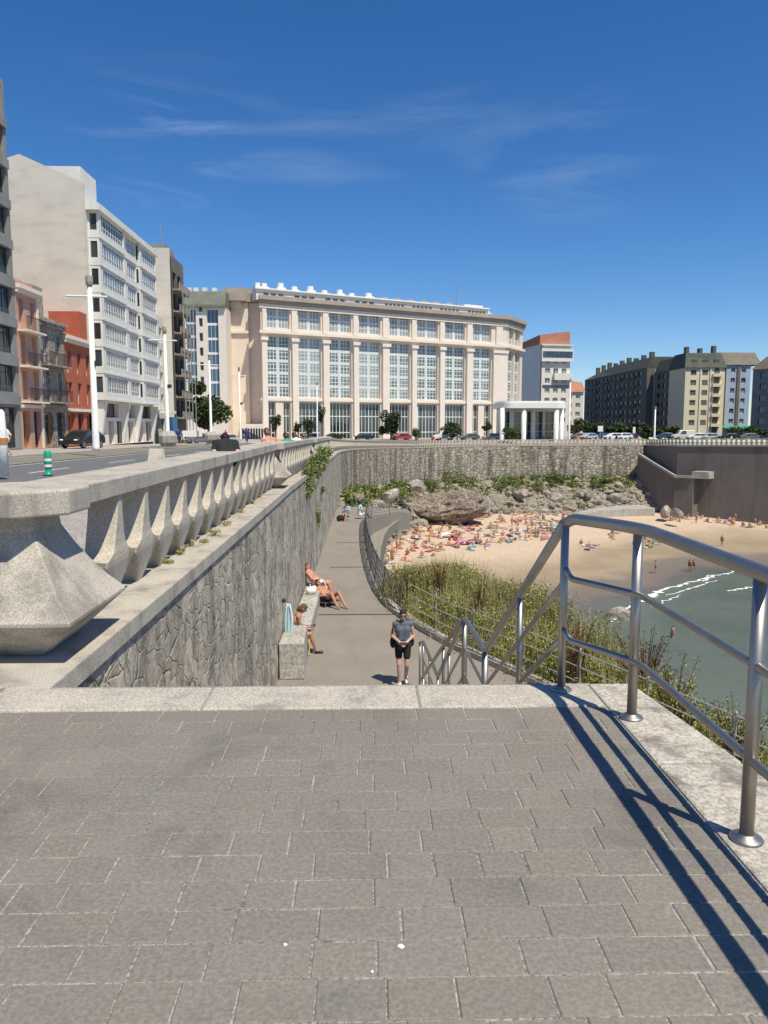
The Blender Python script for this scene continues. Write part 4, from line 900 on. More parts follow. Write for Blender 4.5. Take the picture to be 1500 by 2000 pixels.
# --- blocks on the right
def block(label, A, B, back, z0, h, wm, cols, rows, zs0, fm='frame', gm='glass', ww=.55, wh=.52, group='blocks across the bay', name='apartment_block', x_in=.06, left=None, lops=None, balc=None):
    A = V(A); B = V(B); d = B-A; w_ = d.length; r = thing(name, label, 'building', (A.x, A.y, z0), math.atan2(d.y, d.x), group)
    mb = MB(); ops = []; cw = w_*(1-2*x_in)/cols; fh = (h-zs0)/rows
    for f in range(rows):
        for k in range(cols): x = w_*x_in+cw*k; ops.append((x+cw*(1-ww)/2, zs0+fh*f+fh*.25, x+cw*(1+ww)/2, zs0+fh*f+fh*(.25+wh)))
    facade(mb, I4, w_, h, ops, .3); body(mb, 0, w_, 0, back, 0, h); obj('wall', mb, wm, r)
    for o in ops: win(r, I4, *o, depth=.3, vb=(.5,), hb=(), fm=fm, gm=gm, fr=.08)
    if balc:
        for f in range(rows):
            for k in balc: x = w_*x_in+cw*k; mb = MB(); mb.box((x+cw*.1, -.9, zs0+fh*f+fh*.1), (x+cw*.9, -.003, zs0+fh*f+fh*.42)); obj('balcony', mb, wm, r)
    return r, w_
D_ = 225
r, w_ = block('white tower with glazed balconies and an orange brick top right of the hotel', (51.5, 225, 0), (60.2, 226.8, 0), 1, -2.4, 26.8, 'pink_cream', 3, 8, 4, ww=.6)
mb = MB(); g_ = [(2+4.3*k, 5+2.8*f, 4.6+4.3*k, 6.5+2.8*f) for f in range(7) for k in range(4)]; Tl = T4((0, 20, 0), R(-90)); facade(mb, Tl, 20, 26.8, g_, .3); body(mb, .02, w_, 1, 20, 0, 26.79); obj('side_wall', mb, 'white_wall', r)
for o in g_: win(r, Tl, *o, depth=.3, fm='frame', gm='glass')
mb = MB(); mb.box((3.6, -1.1, 17), (w_+.5, -.003, 19)); mb.box((-.4, -.9, 22.3), (w_+.6, -.003, 26.0)); mb.box((-.5, -1, 26.81), (w_+.6, 20, 27.2)); obj('projecting_storeys', mb, 'white_wall', r)
mb = MB(); mb.box((-.1, -.95, 23.4), (w_+.3, -.91, 25.2)); obj('window_band', mb, 'glass', r); mb = MB(); mb.box((.3, -.06, 14.7), (w_-.2, -.02, 15.6)); obj('window_band', mb, 'glass', r)
mb = MB(); mb.loft([[(-.3, 1, 27.2), (-.3, 19.5, 27.2), (-.3, 19.5, 28.6), (-.3, 1, 30)], [(w_+.3, 1, 27.2), (w_+.3, 19.5, 27.2), (w_+.3, 19.5, 30.6), (w_+.3, 1, 31.2)]]); obj('roof', mb, 'brick_roof', r)
r, w_ = block('small cream house with orange roof beside the white tower', (64.8, 250, 0), (71, 250, 0), 12, -2.4, 14.6, 'pink_cream', 2, 4, 3.2)
mb = MB(); mb.loft([[(-.5, -.5, 14.62), (w_+.5, -.5, 14.62), (w_+.5, 12, 14.62), (-.5, 12, 14.62)], [(0, 2, 18.6), (w_, 2, 17.8), (w_, 8, 17.8), (0, 8, 18.6)]]); obj('roof', mb, 'brick_roof', r)
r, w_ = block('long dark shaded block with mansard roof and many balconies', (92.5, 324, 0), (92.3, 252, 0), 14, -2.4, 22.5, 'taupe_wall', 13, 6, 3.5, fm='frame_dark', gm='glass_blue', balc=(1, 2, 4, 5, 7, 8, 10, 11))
mb = MB(); mb.loft([[(x, -.4, 22.52), (x, 14, 22.52), (x, 12, 22.52+e), (x, 1.8, 22.52+e)] for x, e in ((0, 1.2), (w_*.25, 2.6), (w_*.5, 3.6), (w_, 3.6))]); rf = obj('roof', mb, 'mansard', r)
for k in range(9): mb = MB(); mb.box((5+7.5*k, 3, 24.5), (6.2+7.5*k, 4.5, 27.4+.4*(k % 3))); obj('chimney', mb, 'mansard', rf)
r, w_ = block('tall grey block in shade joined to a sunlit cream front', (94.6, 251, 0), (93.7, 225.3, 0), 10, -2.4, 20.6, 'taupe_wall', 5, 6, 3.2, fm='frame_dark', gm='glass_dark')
mb = MB(); mb.loft([[(0, -.4, 20.62), (w_, -.4, 20.62), (w_, 10, 20.62), (0, 10, 20.62)], [(0, 1.5, 24.6), (w_-1, 1.5, 24.6), (w_-1, 9, 24.6), (0, 9, 24.6)]]); obj('roof', mb, 'mansard', r)
mb = MB(); mb.box((-.4, -.3, 0), (.35, -.003, 22)); obj('downpipe_strip', mb, 'concrete_pale', r)
r, w_ = block('sunlit cream block with six storeys of dark windows and mansard roof', (93.7, 225, 0), (105.4, 225, 0), 12, -2.4, 20.6, 'cream_wall', 3, 6, 3.2, fm='frame_dark', gm='glass_dark', ww=.5, balc=(2,))
mb = MB(); mb.box((w_*.37, -.25, 0), (w_*.4, -.003, 20.6)); mb.box((w_*.62, -.25, 0), (w_*.65, -.003, 20.6)); obj('pilaster_strips', mb, 'pink_cream', r)
mb = MB(); mb.loft([[(-.4, -.5, 20.62), (w_+.4, -.5, 20.62), (w_+.4, 12, 20.62), (-.4, 12, 20.62)], [(.6, 1.6, 25), (w_-.6, 1.6, 25), (w_-.6, 10, 25), (.6, 10, 25)]]); rf = obj('roof', mb, 'mansard', r)
for x, h in ((1.5, 27), (5.5, 26.6), (9.6, 27.3)): mb = MB(); mb.box((x, 4, 24.9), (x+1, 5.5, h)); obj('chimney', mb, 'mansard', rf)
for x in (2, 5.2, 8.4): mb = MB(); mb.box((x, .2, 21.2), (x+1.5, 1.6, 23)); obj('dormer', mb, 'mansard', rf)
r, w_ = block('narrow pale blue block with a brown roof', (107, 227.5, 0), (114.2, 227.5, 0), 12, -2.4, 21.6, 'blue_wall', 2, 6, 3.6, ww=.42, wh=.5, fm='frame', gm='glass')
mb = MB(); mb.box((w_*.44, -.3, 1), (w_*.56, -.003, 21.5)); obj('stair_strip', mb, 'slate_brown', r)
mb = MB(); mb.loft([[(-1.5, -.5, 21.62), (w_+3, -.5, 21.62), (w_+3, 12, 21.62), (-1.5, 12, 21.62)], [(-1.5, 4, 25.6), (w_+3, 4, 25.6), (w_+3, 8, 25.6), (-1.5, 8, 25.6)]]); obj('roof', mb, 'slate_brown', r)
mb = MB(); mb.box((-1.5, .5, 0), (-.02, 11, 21.6)); obj('gap_shade_fill', mb, 'taupe_wall', r)  # dark taupe box stands in for the shade in the gap between blocks
mb = MB(); mb.loft([[(-.8, -2.6, 3.0), (-.8, -.02, 3.8), (-.8, -.02, 2.9)], [(w_+.4, -2.6, 3.0), (w_+.4, -.02, 3.8), (w_+.4, -.02, 2.9)]]); obj('awning', mb, 'canopy_green', r)
r, w_ = block('dark slate blue block cut off by the right edge of the picture', (106.6, 211, 0), (117, 190, 0), 14, -2.4, 19, 'dark_panel', 6, 5, 3.4, fm='frame_dark', gm='glass_dark')
mb = MB(); mb.loft([[(-.3, -.4, 19.02), (w_, -.4, 19.02), (w_, 14, 19.02), (-.3, 14, 19.02)], [(2, 2.5, 22.5), (w_, 2.5, 22.5), (w_, 11, 22.5), (2, 11, 22.5)]]); obj('roof', mb, 'slate_brown', r)
# ================================================================== STREET FURNITURE
def lamp(label, px, yt, yb, D, group='white street lamps', planter=False, arm=True, w=.2):
    x = Xat(px, D); z0 = interp(D, ZS)-.02 if yb is None else Zat(yb, D); h = Zat(yt, D)-z0
    r = thing('street_lamp', label, 'street lamp', (x, D, z0), 0, group); k = h/10
    mb = MB(); mb.lathe([(w*1.05, 0), (w*1.05, .25), (w, .3), (w*.62, h-.6*k)], (0, 0, 0), 14); obj('pole', mb, 'white', r, smooth=True)
    mb = MB(); mb.lathe([(w*.5, h-.6*k), (w*1.0, h-.55*k), (w*1.0, h-.06*k), (w*.5, h)], (0, 0, 0), 12); obj('lantern', mb, 'brown_stone', r)
    if arm:
        mb = MB(); mb.tube([(-1.35*k, 0, h-1.15*k), (1.0*k, 0, h-1.2*k)], .05*k+.01, 8); obj('cross_arm', mb, 'white', r)
        mb = MB(); mb.box((w*.7, -.12, h*.49), (w*.7+.3, .12, h*.49+.3)); obj('control_box', mb, 'iron', r)
    if planter:
        mb = MB(); mb.lathe([(.55, 0), (.75, .35), (.78, .9), (.6, 1.15), (.5, 1.3)], (0, 0, 0), 10); obj('stone_base', mb, 'concrete_pale', r)
    return r
lamp('tall white lamp pole nearest the viewer in front of the beige blank gable', 186, 540, 881, 45, w=.2)
lamp('white lamp pole on a round stone base in front of the scaffolded block', 327, 638, 872, 65, planter=True, w=.18)
lamp('white lamp pole in front of the green tree beside the striped block', 412, 693, 864, 93, planter=True, w=.17)
lamp('thin white lamp pole in front of the cream pier of the hotel', 469, 717, 860, 112, w=.14)
lamp('thin white lamp pole before the third window column of the hotel', 620, 746, None, 152, w=.13)
lamp('thin white lamp pole before the shaded block on the right', 1279, 794, None, 160, arm=False, w=.2)
lamp('beige lamp pole beside the white pavilion', 1112, 738, None, 165, arm=False, w=.22)
lamp('thin white lamp pole left of the pavilion before the corner of the hotel', 815, 790, None, 156, arm=False, w=.1)
r = thing('white_post', 'stout white post with an orange band cut by the left edge', 'post', (Xat(2, 24.5), 24.5, 0))
mb = MB(); mb.lathe([(.17, 0), (.155, 1.2), (.12, 2.0), (.06, 2.08)], (0, 0, 0), 14); obj('shaft', mb, 'white', r, smooth=True); mb = MB(); mb.lathe([(.175, 1.0), (.175, 1.2)], (0, 0, 0), 14); obj('collar', mb, 'orange_door', r)
r = thing('bollard', 'green plastic bollard with white reflective bands at the road edge', 'bollard', (Xat(90, 26), 26, -.08)); k = Zat(880, 26)+.08
mb = MB(); mb.lathe([(.15, 0), (.15, .05), (.105, .08), (.095, .3*k), (.12, .36*k), (.12, .95*k), (.09, k)], (0, 0, 0), 16); obj('body', mb, 'teal', r, smooth=True)
mb = MB()
for z in (.34, .58): mb.lathe([(.1225, z*k), (.1235, z*k+.01), (.1235, z*k+.08), (.1225, z*k+.09)], (0, 0, 0), 16)
obj('reflective_bands', mb, 'white', r)
r = thing('barrier_block', 'cream concrete barrier block standing at the edge of the road', 'barrier', (Xat(304, 34), 34, -.1), R(12))
mb = MB(); k = Zat(876, 34)+.1; mb.loft([[(-.42, -.3, 0), (.42, -.3, 0), (.42, .3, 0), (-.42, .3, 0)], [(-.36, -.22, k*.4), (.36, -.22, k*.4), (.36, .22, k*.4), (-.36, .22, k*.4)], [(-.32, -.12, k), (.32, -.12, k), (.32, .12, k), (-.32, .12, k)]]); obj('block', mb, 'granite_warm', r, bevel=.03)
mb = MB(); mb.tube([(.1, 0, k), (.1, 0, k+.12)], .03, 6); obj('lifting_eye', mb, 'teal', r)
def sign(label, px, y0, y1, D, w, mt, back='greyrail'):
    z0 = interp(D, ZS); r = thing('road_sign', label, 'sign', (Xat(px, D), D, z0)); a, b = Zat(y1, D)-z0, Zat(y0, D)-z0
    mb = MB(); mb.tube([(0, .06, 0), (0, .06, b)], .05, 8); obj('post', mb, 'greyrail', r); mb = MB(); mb.box((-w/2, -.03, a), (w/2, .03, b)); obj('panel', mb, mt, r, bevel=.02)
sign('square white road sign seen above the parked cars', 1173, 832, 843, 160, 1.1, 'white'); sign('narrow upright white road sign right of the square sign', 1239, 834, 846, 160, .55, 'white')
sign('white panel on a post beside the parked cars at the end of the street', 376, 841, 853, 96, 2.3, 'white')

# ================================================================== VEHICLES
PAINT = {k: paint('car_paint_'+k, c) for k, c in dict(black=(.015, .016, .018), white=(.78, .78, .76), silver=(.42, .43, .44), red=(.42, .035, .025), grey=(.13, .135, .14), blue=(.03, .06, .16), cream=(.66, .62, .48)).items()}
CARM = {}
def car(label, px, D, colr, rz=0, van=False, dz=0, X=None, group='parked cars'):
    r = thing('van' if van else 'parked_car', label, 'van' if van else 'car', (Xat(px, D) if X is None else X, D, interp(D, ZS)-.08+dz), rz, group)
    key = (van,)
    if key not in CARM:
        L_, hh = (4.9, 2.05) if van else (4.25, 1.47)
        pr = [(-2.1, .35), (-2.13, .62), (-1.95, .86), (-1.1, .98), (-.45, hh-.06), (.2, hh), (1.35, hh-.04), (1.95, .98), (2.1, .85), (2.1, .35)] if not van else [(-2.4, .35), (-2.42, .8), (-2.1, 1.05), (-1.5, 1.2), (-.95, hh-.1), (-.4, hh), (2.3, hh-.04), (2.42, 1.0), (2.42, .35)]
        mb = MB(); sect = []
        def wz(z): return .86 if z < 1.0 else .86-.20*(z-1.0)/(hh-1.0)
        mb.loft([[(x, -wz(z), z) for x, z in pr], [(x, wz(z), z) for x, z in pr]]); b = mb.mesh('body', False)
        g = MB(); s_ = 1 
        zt, zb_ = hh-.13, 1.0 if not van else 1.2
        for sd in (-1, 1):
            f = lambda x, z: (x, sd*(wz(z)+.006), z)
            pts = [(-.98, zb_), (-.42, zt), (.42, zt), (.42, zb_)], [(.5, zb_), (.5, zt), (1.3, zt), (1.72, zb_)]
            for q in (pts if not van else pts[:1]):
                q = [f(*p) for p in q]; g.poly(q if sd > 0 else q[::-1])
        if not van: g.poly([(-1.0, -.74, 1.02), (-1.0, .74, 1.02), (-.5, .62, hh-.09), (-.5, -.62, hh-.09)]); g.poly([(1.97, -.72, 1.0), (1.42, -.62, hh-.09), (1.42, .62, hh-.09), (1.97, .72, 1.0)])
        else: g.poly([(-1.52, -.74, 1.22), (-1.52, .74, 1.22), (-1.0, .64, hh-.13), (-1.0, -.64, hh-.13)])
        g = g.mesh('windows'); g.materials.append(M['glass_dark'])
        t = MB(); t.M = Matrix.Rotation(R(90), 4, 'X'); t.lathe([(.2, -.1), (.31, -.1), (.32, -.05), (.32, .05), (.31, .1), (.2, .1)], (0, 0, 0), 16); t = t.mesh('tyre', True); t.materials.append(M['black_rubber'])
        i = MB(); i.M = Matrix.Rotation(R(90), 4, 'X'); i.lathe([(.05, -.105), (.2, -.1), (.2, .1), (.05, .105)], (0, 0, 0), 12); i = i.mesh('rim'); i.materials.append(M['steel'])
        h = MB(); h.ball((0, 0, 0), (.06, .17, .07), 10, 6); h = h.mesh('headlight', True); h.materials.append(M['white'])
        CARM[key] = (b, g, t, i, h)
    b, g, t, i, h = CARM[key]; bb = b.copy(); bb.materials.clear(); bb.materials.append(PAINT[colr]); o = link('body', bb, r); bv = o.modifiers.new('bevel', 'BEVEL'); bv.width = .07; bv.segments = 2; bv.limit_method = 'ANGLE'
    link('windows', g, r); e = 2.1 if not van else 2.4
    for x in (-1.3, 1.3):
        for y in (-.78, .78): wq = link('wheel', t, r, (x, y, .32)); link('rim', i, wq)
    for y in (-.6, .6): link('headlight', h, r, (-e, y, .68))
for a in [('black car parked on the pavement in front of the red house', 160, 63, 'black', R(80), False, .12), ('dark grey car at the far end of the street under the tree', 392, 100, 'grey', R(30)), ('dark car left of the white sign panel at the end of the street', 362, 104, 'black', R(10)),
          ('silver car at the end of the street in front of the hotel pier', 436, 108, 'silver', R(20)), ('dark car before the hotel left of the round tree', 708, 160, 'black', R(20)), ('red car before the hotel just right of the round tree', 783, 160, 'red', R(20)),
          ('white van before the seventh window column of the hotel', 868, 160, 'white', R(15), True), ('dark grey car right of the white van', 917, 162, 'grey', R(15)), ('silver car by the corner of the hotel', 962, 162, 'silver', R(10)), ('black car below the pavilion roof', 1012, 163, 'black', R(5)),
          ('grey car before the second window column of the hotel', 606, 156, 'grey', R(20)),
          ('dark car at the left end of the row right of the pavilion', 1132, 170, 'grey', R(5)), ('silver car in the row right of the pavilion', 1150, 166, 'silver', R(30)), ('dark blue car in the row right of the pavilion', 1178, 168, 'blue', R(25)), ('white car in the row right of the square sign', 1198, 166, 'white', R(15)),
          ('second white car in the row before the hedge', 1217, 168, 'white', R(15)), ('dark car between the two white signs', 1229, 174, 'black', R(15)), ('cream van below the sunlit cream block', 1335, 168, 'cream', R(0), True), ('white car below the sunlit cream block', 1362, 165, 'white', R(0)), ('silver car right of the white car below the cream block', 1385, 165, 'silver', R(0)),
          ('dark car below the pale blue block', 1425, 163, 'black', R(0)), ('grey car near the right edge of the picture', 1462, 163, 'grey', R(0)), ('dark blue car before the shaded block', 1300, 172, 'blue', R(0))]:
    car(*a, **({'dz': .0}))  if len(a) < 7 else car(*a)

# ================================================================== VEGETATION
def leaves(mb, c, rad, n, s, rnd, jit=.9):
    """leaf quads through an uneven cluster of lobes"""
    lobes = [(V((rnd.gauss(0, .42), rnd.gauss(0, .42), rnd.gauss(0, .4))), rnd.uniform(.35, .62)) for _ in range(11)]
    for k in range(n):
        lc, lr = rnd.choice(lobes); d = V((rnd.gauss(0, 1), rnd.gauss(0, 1), rnd.gauss(0, 1))).normalized()*lr*rnd.random()**.4
        q = lc+d; q = V((c[0]+q.x*rad[0], c[1]+q.y*rad[1], c[2]+q.z*rad[2]))
        a = V((rnd.gauss(0, 1), rnd.gauss(0, 1), rnd.gauss(0, .7))).normalized(); b = a.cross(V((rnd.gauss(0, 1), rnd.gauss(0, 1), rnd.gauss(0, 1)))).normalized()
        u = s*rnd.uniform(.6, 1.3); mb.mi = rnd.random() < .4
        mb.poly([q-a*u, q+b*u*.45, q+a*u, q-b*u*.45])
def tree(label, px, yt, yb, D, wpx, kind='tree', mt='leaf_dark', n=2200, s=.28, trunk=.35, group='trees and shrubs along the street', seed=1, z0=None, cat=None):
    rnd = random.Random(seed*31+px); x = Xat(px, D); zg = interp(D, ZS) if z0 is None else z0
    r = thing(kind, label, cat or ('tree' if 'tree' in kind else 'shrub'), (x, D, zg), 0, group); top = Zat(yt, D)-zg; bot = max(Zat(yb, D)-zg, .1); rx = wpx*D/1500/2
    mb = MB(); cz = (top+bot)/2; mb.tube([(0, 0, -.2), (rx*.06, 0, bot+.1), (-.03*rx, .05, cz), (0, 0, cz+(top-cz)*.5)], [trunk*.5, trunk*.4, trunk*.28, .04], 8)
    for k in range(5):
        a = k*1.3+rnd.random(); mb.tube([(0, 0, bot+(cz-bot)*.2*k/4), (rx*.4*math.cos(a), rx*.4*math.sin(a), cz), (rx*.75*math.cos(a), rx*.75*math.sin(a), cz+(top-cz)*rnd.uniform(.1, .6))], [trunk*.25, trunk*.15, .03], 6)
    obj('trunk', mb, 'bark', r)
    mb = MB(); leaves(mb, (0, 0, cz), (rx, rx, (top-bot)/2), n, s, rnd); obj('crown', mb, [mt, 'leaf'], r)
tree('large dense green tree below the striped block at the end of the street', 405, 762, 835, 118, 85, n=5200, s=.34, seed=2)
tree('big round dark tree in front of the fifth window column of the hotel', 763, 803, 850, 158, 36, n=3000, s=.26)
tree('small tree before the first window column of the hotel', 538, 810, 838, 150, 22, n=900, s=.24)
tree('round bush like tree before the second window column of the hotel', 601, 817, 848, 152, 28, n=1200, s=.24)
tree('slim tree beside the lamp pole before the third hotel window', 629, 795, 826, 154, 16, n=700, s=.22)
tree('broad dark tree before the seventh window column of the hotel', 883, 822, 850, 157, 38, n=1600, s=.25)
tree('small palm like tree right of the white van', 951, 827, 842, 157, 17, n=700, s=.22)
tree('pointed green shrub before the sixth window column of the hotel', 812, 833, 858, 155, 18, 'shrub', 'leaf', 700, .2)
tree('olive green shrub in front of the white pavilion', 995, 832, 858, 154, 34, 'shrub', 'leaf', 1300, .2)
tree('dark low shrub before the third window column of the hotel', 655, 848, 860, 153, 40, 'shrub', 'leaf_dark', 800, .2)
tree('small tree in front of the hotel before its second pilaster', 582, 822, 842, 151, 14, n=500, s=.22)
for k, (px, yt, w_) in enumerate([(1122, 818, 26), (1143, 824, 30), (1166, 822, 32), (1190, 826, 30), (1214, 823, 34), (1240, 826, 32), (1265, 828, 34), (1290, 832, 30), (1316, 834, 30), (1440, 836, 40), (1478, 832, 40)]):
    tree(['dark hedge tree hard against the white pavilion', 'dark hedge tree below the orange roofed house', 'dark hedge tree behind the square white sign', 'dark hedge tree behind the parked white cars', 'tallest clump of the dark hedge before the shaded block', 'dark hedge tree behind the narrow upright sign', 'dark hedge tree just left of the thin lamp pole', 'low dark hedge tree just right of the thin lamp pole',
          'low dark hedge tree at the right end of the hedge', 'dark tree under the green awning', 'dark tree at the right edge of the picture'][k], px, yt, 856, 190, w_, n=1100, s=.34, seed=k+5, group='hedge trees across the bay')
# green bush hanging over the top of the sea wall, small weeds on the ledge
def wall_shrub(label, pts, n, s, mt='leaf'):
    rnd = random.Random(len(label)); p0 = V(pts[0][0]); r = thing('shrub', label, 'shrub', p0); mb = MB(); st = MB()
    for c, rad in pts: leaves(mb, V(c)-p0, rad, n, s, rnd); st.tube([V(c)-p0+V((-.4, 0, rad[2]*.4)), V(c)-p0, V(c)-p0+V((.05, 0, -rad[2]*.6))], [.03, .025, .008], 5)
    obj('stems', st, 'bark', r); obj('foliage', mb, [mt, 'grass_a'], r)
wall_shrub('green bush sprouting from the top of the sea wall and hanging down it', [((-1.95, 26.5, -.25), (.28, 1.3, .55)), ((-1.98, 29, -.05), (.3, 1.6, .55)), ((-2.0, 32.5, .05), (.3, 2, .6)), ((-2.0, 36.5, .1), (.3, 2.2, .6)), ((-2.05, 41, .05), (.3, 2.4, .55))], 900, .06)
wall_shrub('small green tuft growing from the wall face below the big bush', [((-1.93, 31.5, -2.2), (.12, .5, .5))], 260, .05)
wall_shrub('small green tuft low on the curved wall', [((-1.9, 34.5, -1.3), (.1, .5, .25))], 160, .05)
for k, (px, y, sz) in enumerate([(418, 1046, .17), (441, 1026, .13), (398, 1060, .10), (352, 1083, .15), (470, 1000, .12), (492, 984, .14), (330, 1100, .07), (505, 972, .12), (372, 1066, .08)]):
    q = atz(px, y, .0); rnd = random.Random(k); r = thing('weed', ['straw coloured weed tuft on the wall ledge', 'greenish weed tuft on the ledge between balusters', 'flat mossy tuft on the wall ledge', 'brown weed clump close to the nearest balusters', 'green weed at the foot of a distant baluster', 'bushy weed near the second pillar', 'tiny mossy tuft nearest the big pillar', 'weed clump hard by the second pillar', 'small dry weed at a baluster foot'][k], 'weed', q, 0, 'weeds on the wall ledge')
    mb = MB(); leaves(mb, (0, 0, sz*.25), (sz*.7, sz*1.1, sz*.45), 90, .022, rnd); obj('leaves', mb, ['grass_b', 'grass_b' if k % 3 else 'grass_a'], r)
    mb = MB()
    for j in range(8): a = j*.8; mb.tube([(0, 0, -.01), (sz*.5*math.cos(a), sz*.9*math.sin(a), sz*.6)], [.005, .002], 4)
    obj('stalks', mb, 'brown_stem', r)
rnd = random.Random(77); mb = MB()
for k in range(850):
    t_ = rnd.uniform(.12, .97); s_ = abs(rnd.gauss(0, .28)); q = BANKV(t_, min(s_, .9))
    if noise.noise(q*.16) < -.25: continue
    leaves(mb, q+V((0, 0, .35)), (rnd.uniform(.5, 1.5), rnd.uniform(.5, 1.2), rnd.uniform(.3, .8)), 42, .22, rnd)
tag(obj('bank_scrub', mb, ['leaf', 'grass_a']), 'green scrub growing over the rocks below the far sea wall', 'scrub', kind='stuff')
for k, (t_, s_, w_) in enumerate([(.36, .15, 1.6), (.48, .3, 2.0), (.55, .12, 2.2), (.63, .3, 1.9), (.70, .1, 2.4), (.78, .32, 2.0), (.86, .15, 2.3), (.93, .3, 1.8)]):
    q = BANKV(t_, s_); r = thing('shrub', ['leafy shrub high on the left end of the rocky bank', 'leafy shrub above the left side of the brown rock', 'leafy shrub against the far wall above the brown rock', 'leafy shrub on the bank just right of the brown rock', 'broad shrub against the middle of the far wall', 'shrub low on the bank left of the slipway', 'broad shrub against the wall above the slipway', 'shrub nearest the shaded wall corner'][k], 'shrub', q, 0, 'shrubs on the rocky bank')
    mb = MB(); leaves(mb, (0, 0, w_*.35), (w_*1.2, w_*.8, w_*.6), 900, .2, rnd); obj('foliage', mb, ['leaf', 'grass_a'], r)
    mb = MB(); [mb.tube([(0, 0, -.4), (w_*.4*math.cos(a), w_*.3*math.sin(a), w_*.5)], [.06, .02], 5) for a in range(5)]; obj('stems', mb, 'bark', r)
# scrub covering the slope beside the walkway
rnd = random.Random(5); G = [MB(), MB(), MB(), MB()]
def blade(mb, p, h, lean, wd):
    a = rnd.random()*6.283; d = V((math.cos(a), math.sin(a), 0)); sdir = V((-d.y, d.x, 0))*wd
    m_ = p+d*lean*.35*h+V((0, 0, h*.6)); t_ = p+d*lean*h+V((0, 0, h)); i = [mb.av(q) for q in (p-sdir, p+sdir, m_+sdir*.7, m_-sdir*.7, t_)]
    mb.face((i[0], i[1], i[2], i[3])); mb.face((i[3], i[2], i[4]))
cl = 0
while cl < 3000:
    y = rnd.uniform(6, 27.8) if rnd.random() < .9 else rnd.uniform(-2, 6); x = cbx(y)+.25+abs(rnd.gauss(0, 1))*4.2+(0 if y > 14 else rnd.random()*3)
    if x > 20 or (y < 18 and x-cbx(y) > 2.6+rnd.random()): continue
    z = slope_z(x, y)
    
    if z < -12: continue
    dens = noise.noise((x*.33, y*.33, 7)); tall = noise.noise((x*.5, y*.5, 2))
    s_ = x-cbx(y); h0 = (1.06+.5*tall)*interp(y, [(9, .8), (13, .84), (17, .85), (20, .98), (23, 1.15)]); h0 *= .55 if s_ < .6 else 1; sc_ = s_*(.62 if y < 23 else 1); h0 *= 1-.4*min(1, sc_/(edge(y)*1.7))
    if sc_ > edge(y)+1.6: continue
    if dens < -.45 and rnd.random() < .7: continue
    cl += 1; kind = rnd.random()+.5*noise.noise((x*.45, y*.45, 12)); g = 0 if kind < .45 else (1 if kind < .88 else 2)
    for k in range(9 if g != 1 else 17):
        p = V((x+rnd.gauss(0, .24), y+rnd.gauss(0, .24), z-.08)); h = h0*rnd.uniform(.45, 1.15)*(1.3 if g == 1 else 1)
        blade(G[g], p, h, rnd.uniform(.05, .4), rnd.uniform(.005, .010))
    if g != 1:
        mb = G[3] if g == 0 or cl % 2 else G[0]
        for k in range(66):
            q = V((x+rnd.gauss(0, .26), y+rnd.gauss(0, .26), z+h0*rnd.uniform(.1, .95))); a = V((rnd.gauss(0, 1), rnd.gauss(0, 1), rnd.gauss(.4, .6))).normalized(); b = a.cross(V((rnd.random(), rnd.random(), rnd.random()))).normalized(); u = rnd.uniform(.022, .058); mb.poly([q-a*u, q+b*u*.4, q+a*u, q-b*u*.4])
for g, mt, nm, lb in ((0, 'grass_a', 'green_scrub', 'tall green scrub stems covering the slope beside the walkway'), (1, 'grass_b', 'dry_grass', 'tall straw coloured grass on the slope beside the walkway'), (2, 'brown_stem', 'dead_stalks', 'reddish brown dead stalks among the green scrub'), (3, 'leaf_scrub', 'scrub_leaves', 'small green leaves of the scrub on the slope')):
    tag(obj(nm, G[g], mt), lb, 'scrub', kind='stuff')
def bush(label, px, y, D, rx, hz, mt, n=700, s=.035, name='shrub', lift=0):
    rnd = random.Random(px); q = atY(px, y, D); zg = slope_z(q.x, D)-.05; r = thing(name, label, 'shrub', (q.x, D, zg), 0, 'bushes on the slope'); h = q.z-zg+hz/2; mb = MB(); lf = MB()
    for k in range(34):
        a = rnd.random()*6.28; R_ = rx*rnd.uniform(.2, 1); t_ = V((R_*math.cos(a), R_*math.sin(a), h*rnd.uniform(.6, 1.05)-.3*R_)); m_ = t_*.55+V((0, 0, h*.12)); mb.tube([(0, 0, 0), m_, t_], [.014, .01, .004], 4)
        for j in range(n//34):
            f = rnd.uniform(.4, 1.02); p = (m_.lerp(t_, (f-.4)/.62))+V((rnd.gauss(0, .05), rnd.gauss(0, .05), rnd.gauss(0, .05))); a_ = V((rnd.gauss(0, 1), rnd.gauss(0, 1), rnd.gauss(.5, .6))).normalized(); b = a_.cross(V((rnd.random(), rnd.random(), 1))).normalized(); u = s*rnd.uniform(.6, 1.3); lf.poly([p-a_*u, p+b*u*.45, p+a_*u, p-b*u*.45])
    obj('stems', mb, 'brown_stem', r); obj('leaves', lf, mt, r)
bush('dark reddish brown dry bush between the railing posts', 1262, 1262, 15.5, .7, 1.0, ['brown_stem'], 900, .03)
bush('brown dead dock plant standing in the green scrub near the walkway', 857, 1130, 23, .3, 1.0, ['brown_stem'], 500, .03)
bush('smaller brown dead plant right of the dock plant', 934, 1165, 21, .22, .7, ['brown_stem'], 300, .03)
bush('feathery green bush against the water at the right', 1318, 1325, 13.6, .7, .9, ['grass_a'], 1100, .035)
bush('olive bush at the lower right behind the railing', 1440, 1400, 12.4, .6, .7, ['grass_a'], 1000, .03)
bush('bright green bush at the left end of the scrub by the net fence', 800, 1140, 24.5, .7, .9, ['leaf'], 1500, .04)
bush('tawny bush below the stair handrail', 1130, 1240, 16, .6, .8, ['brown_stem'], 500, .03)
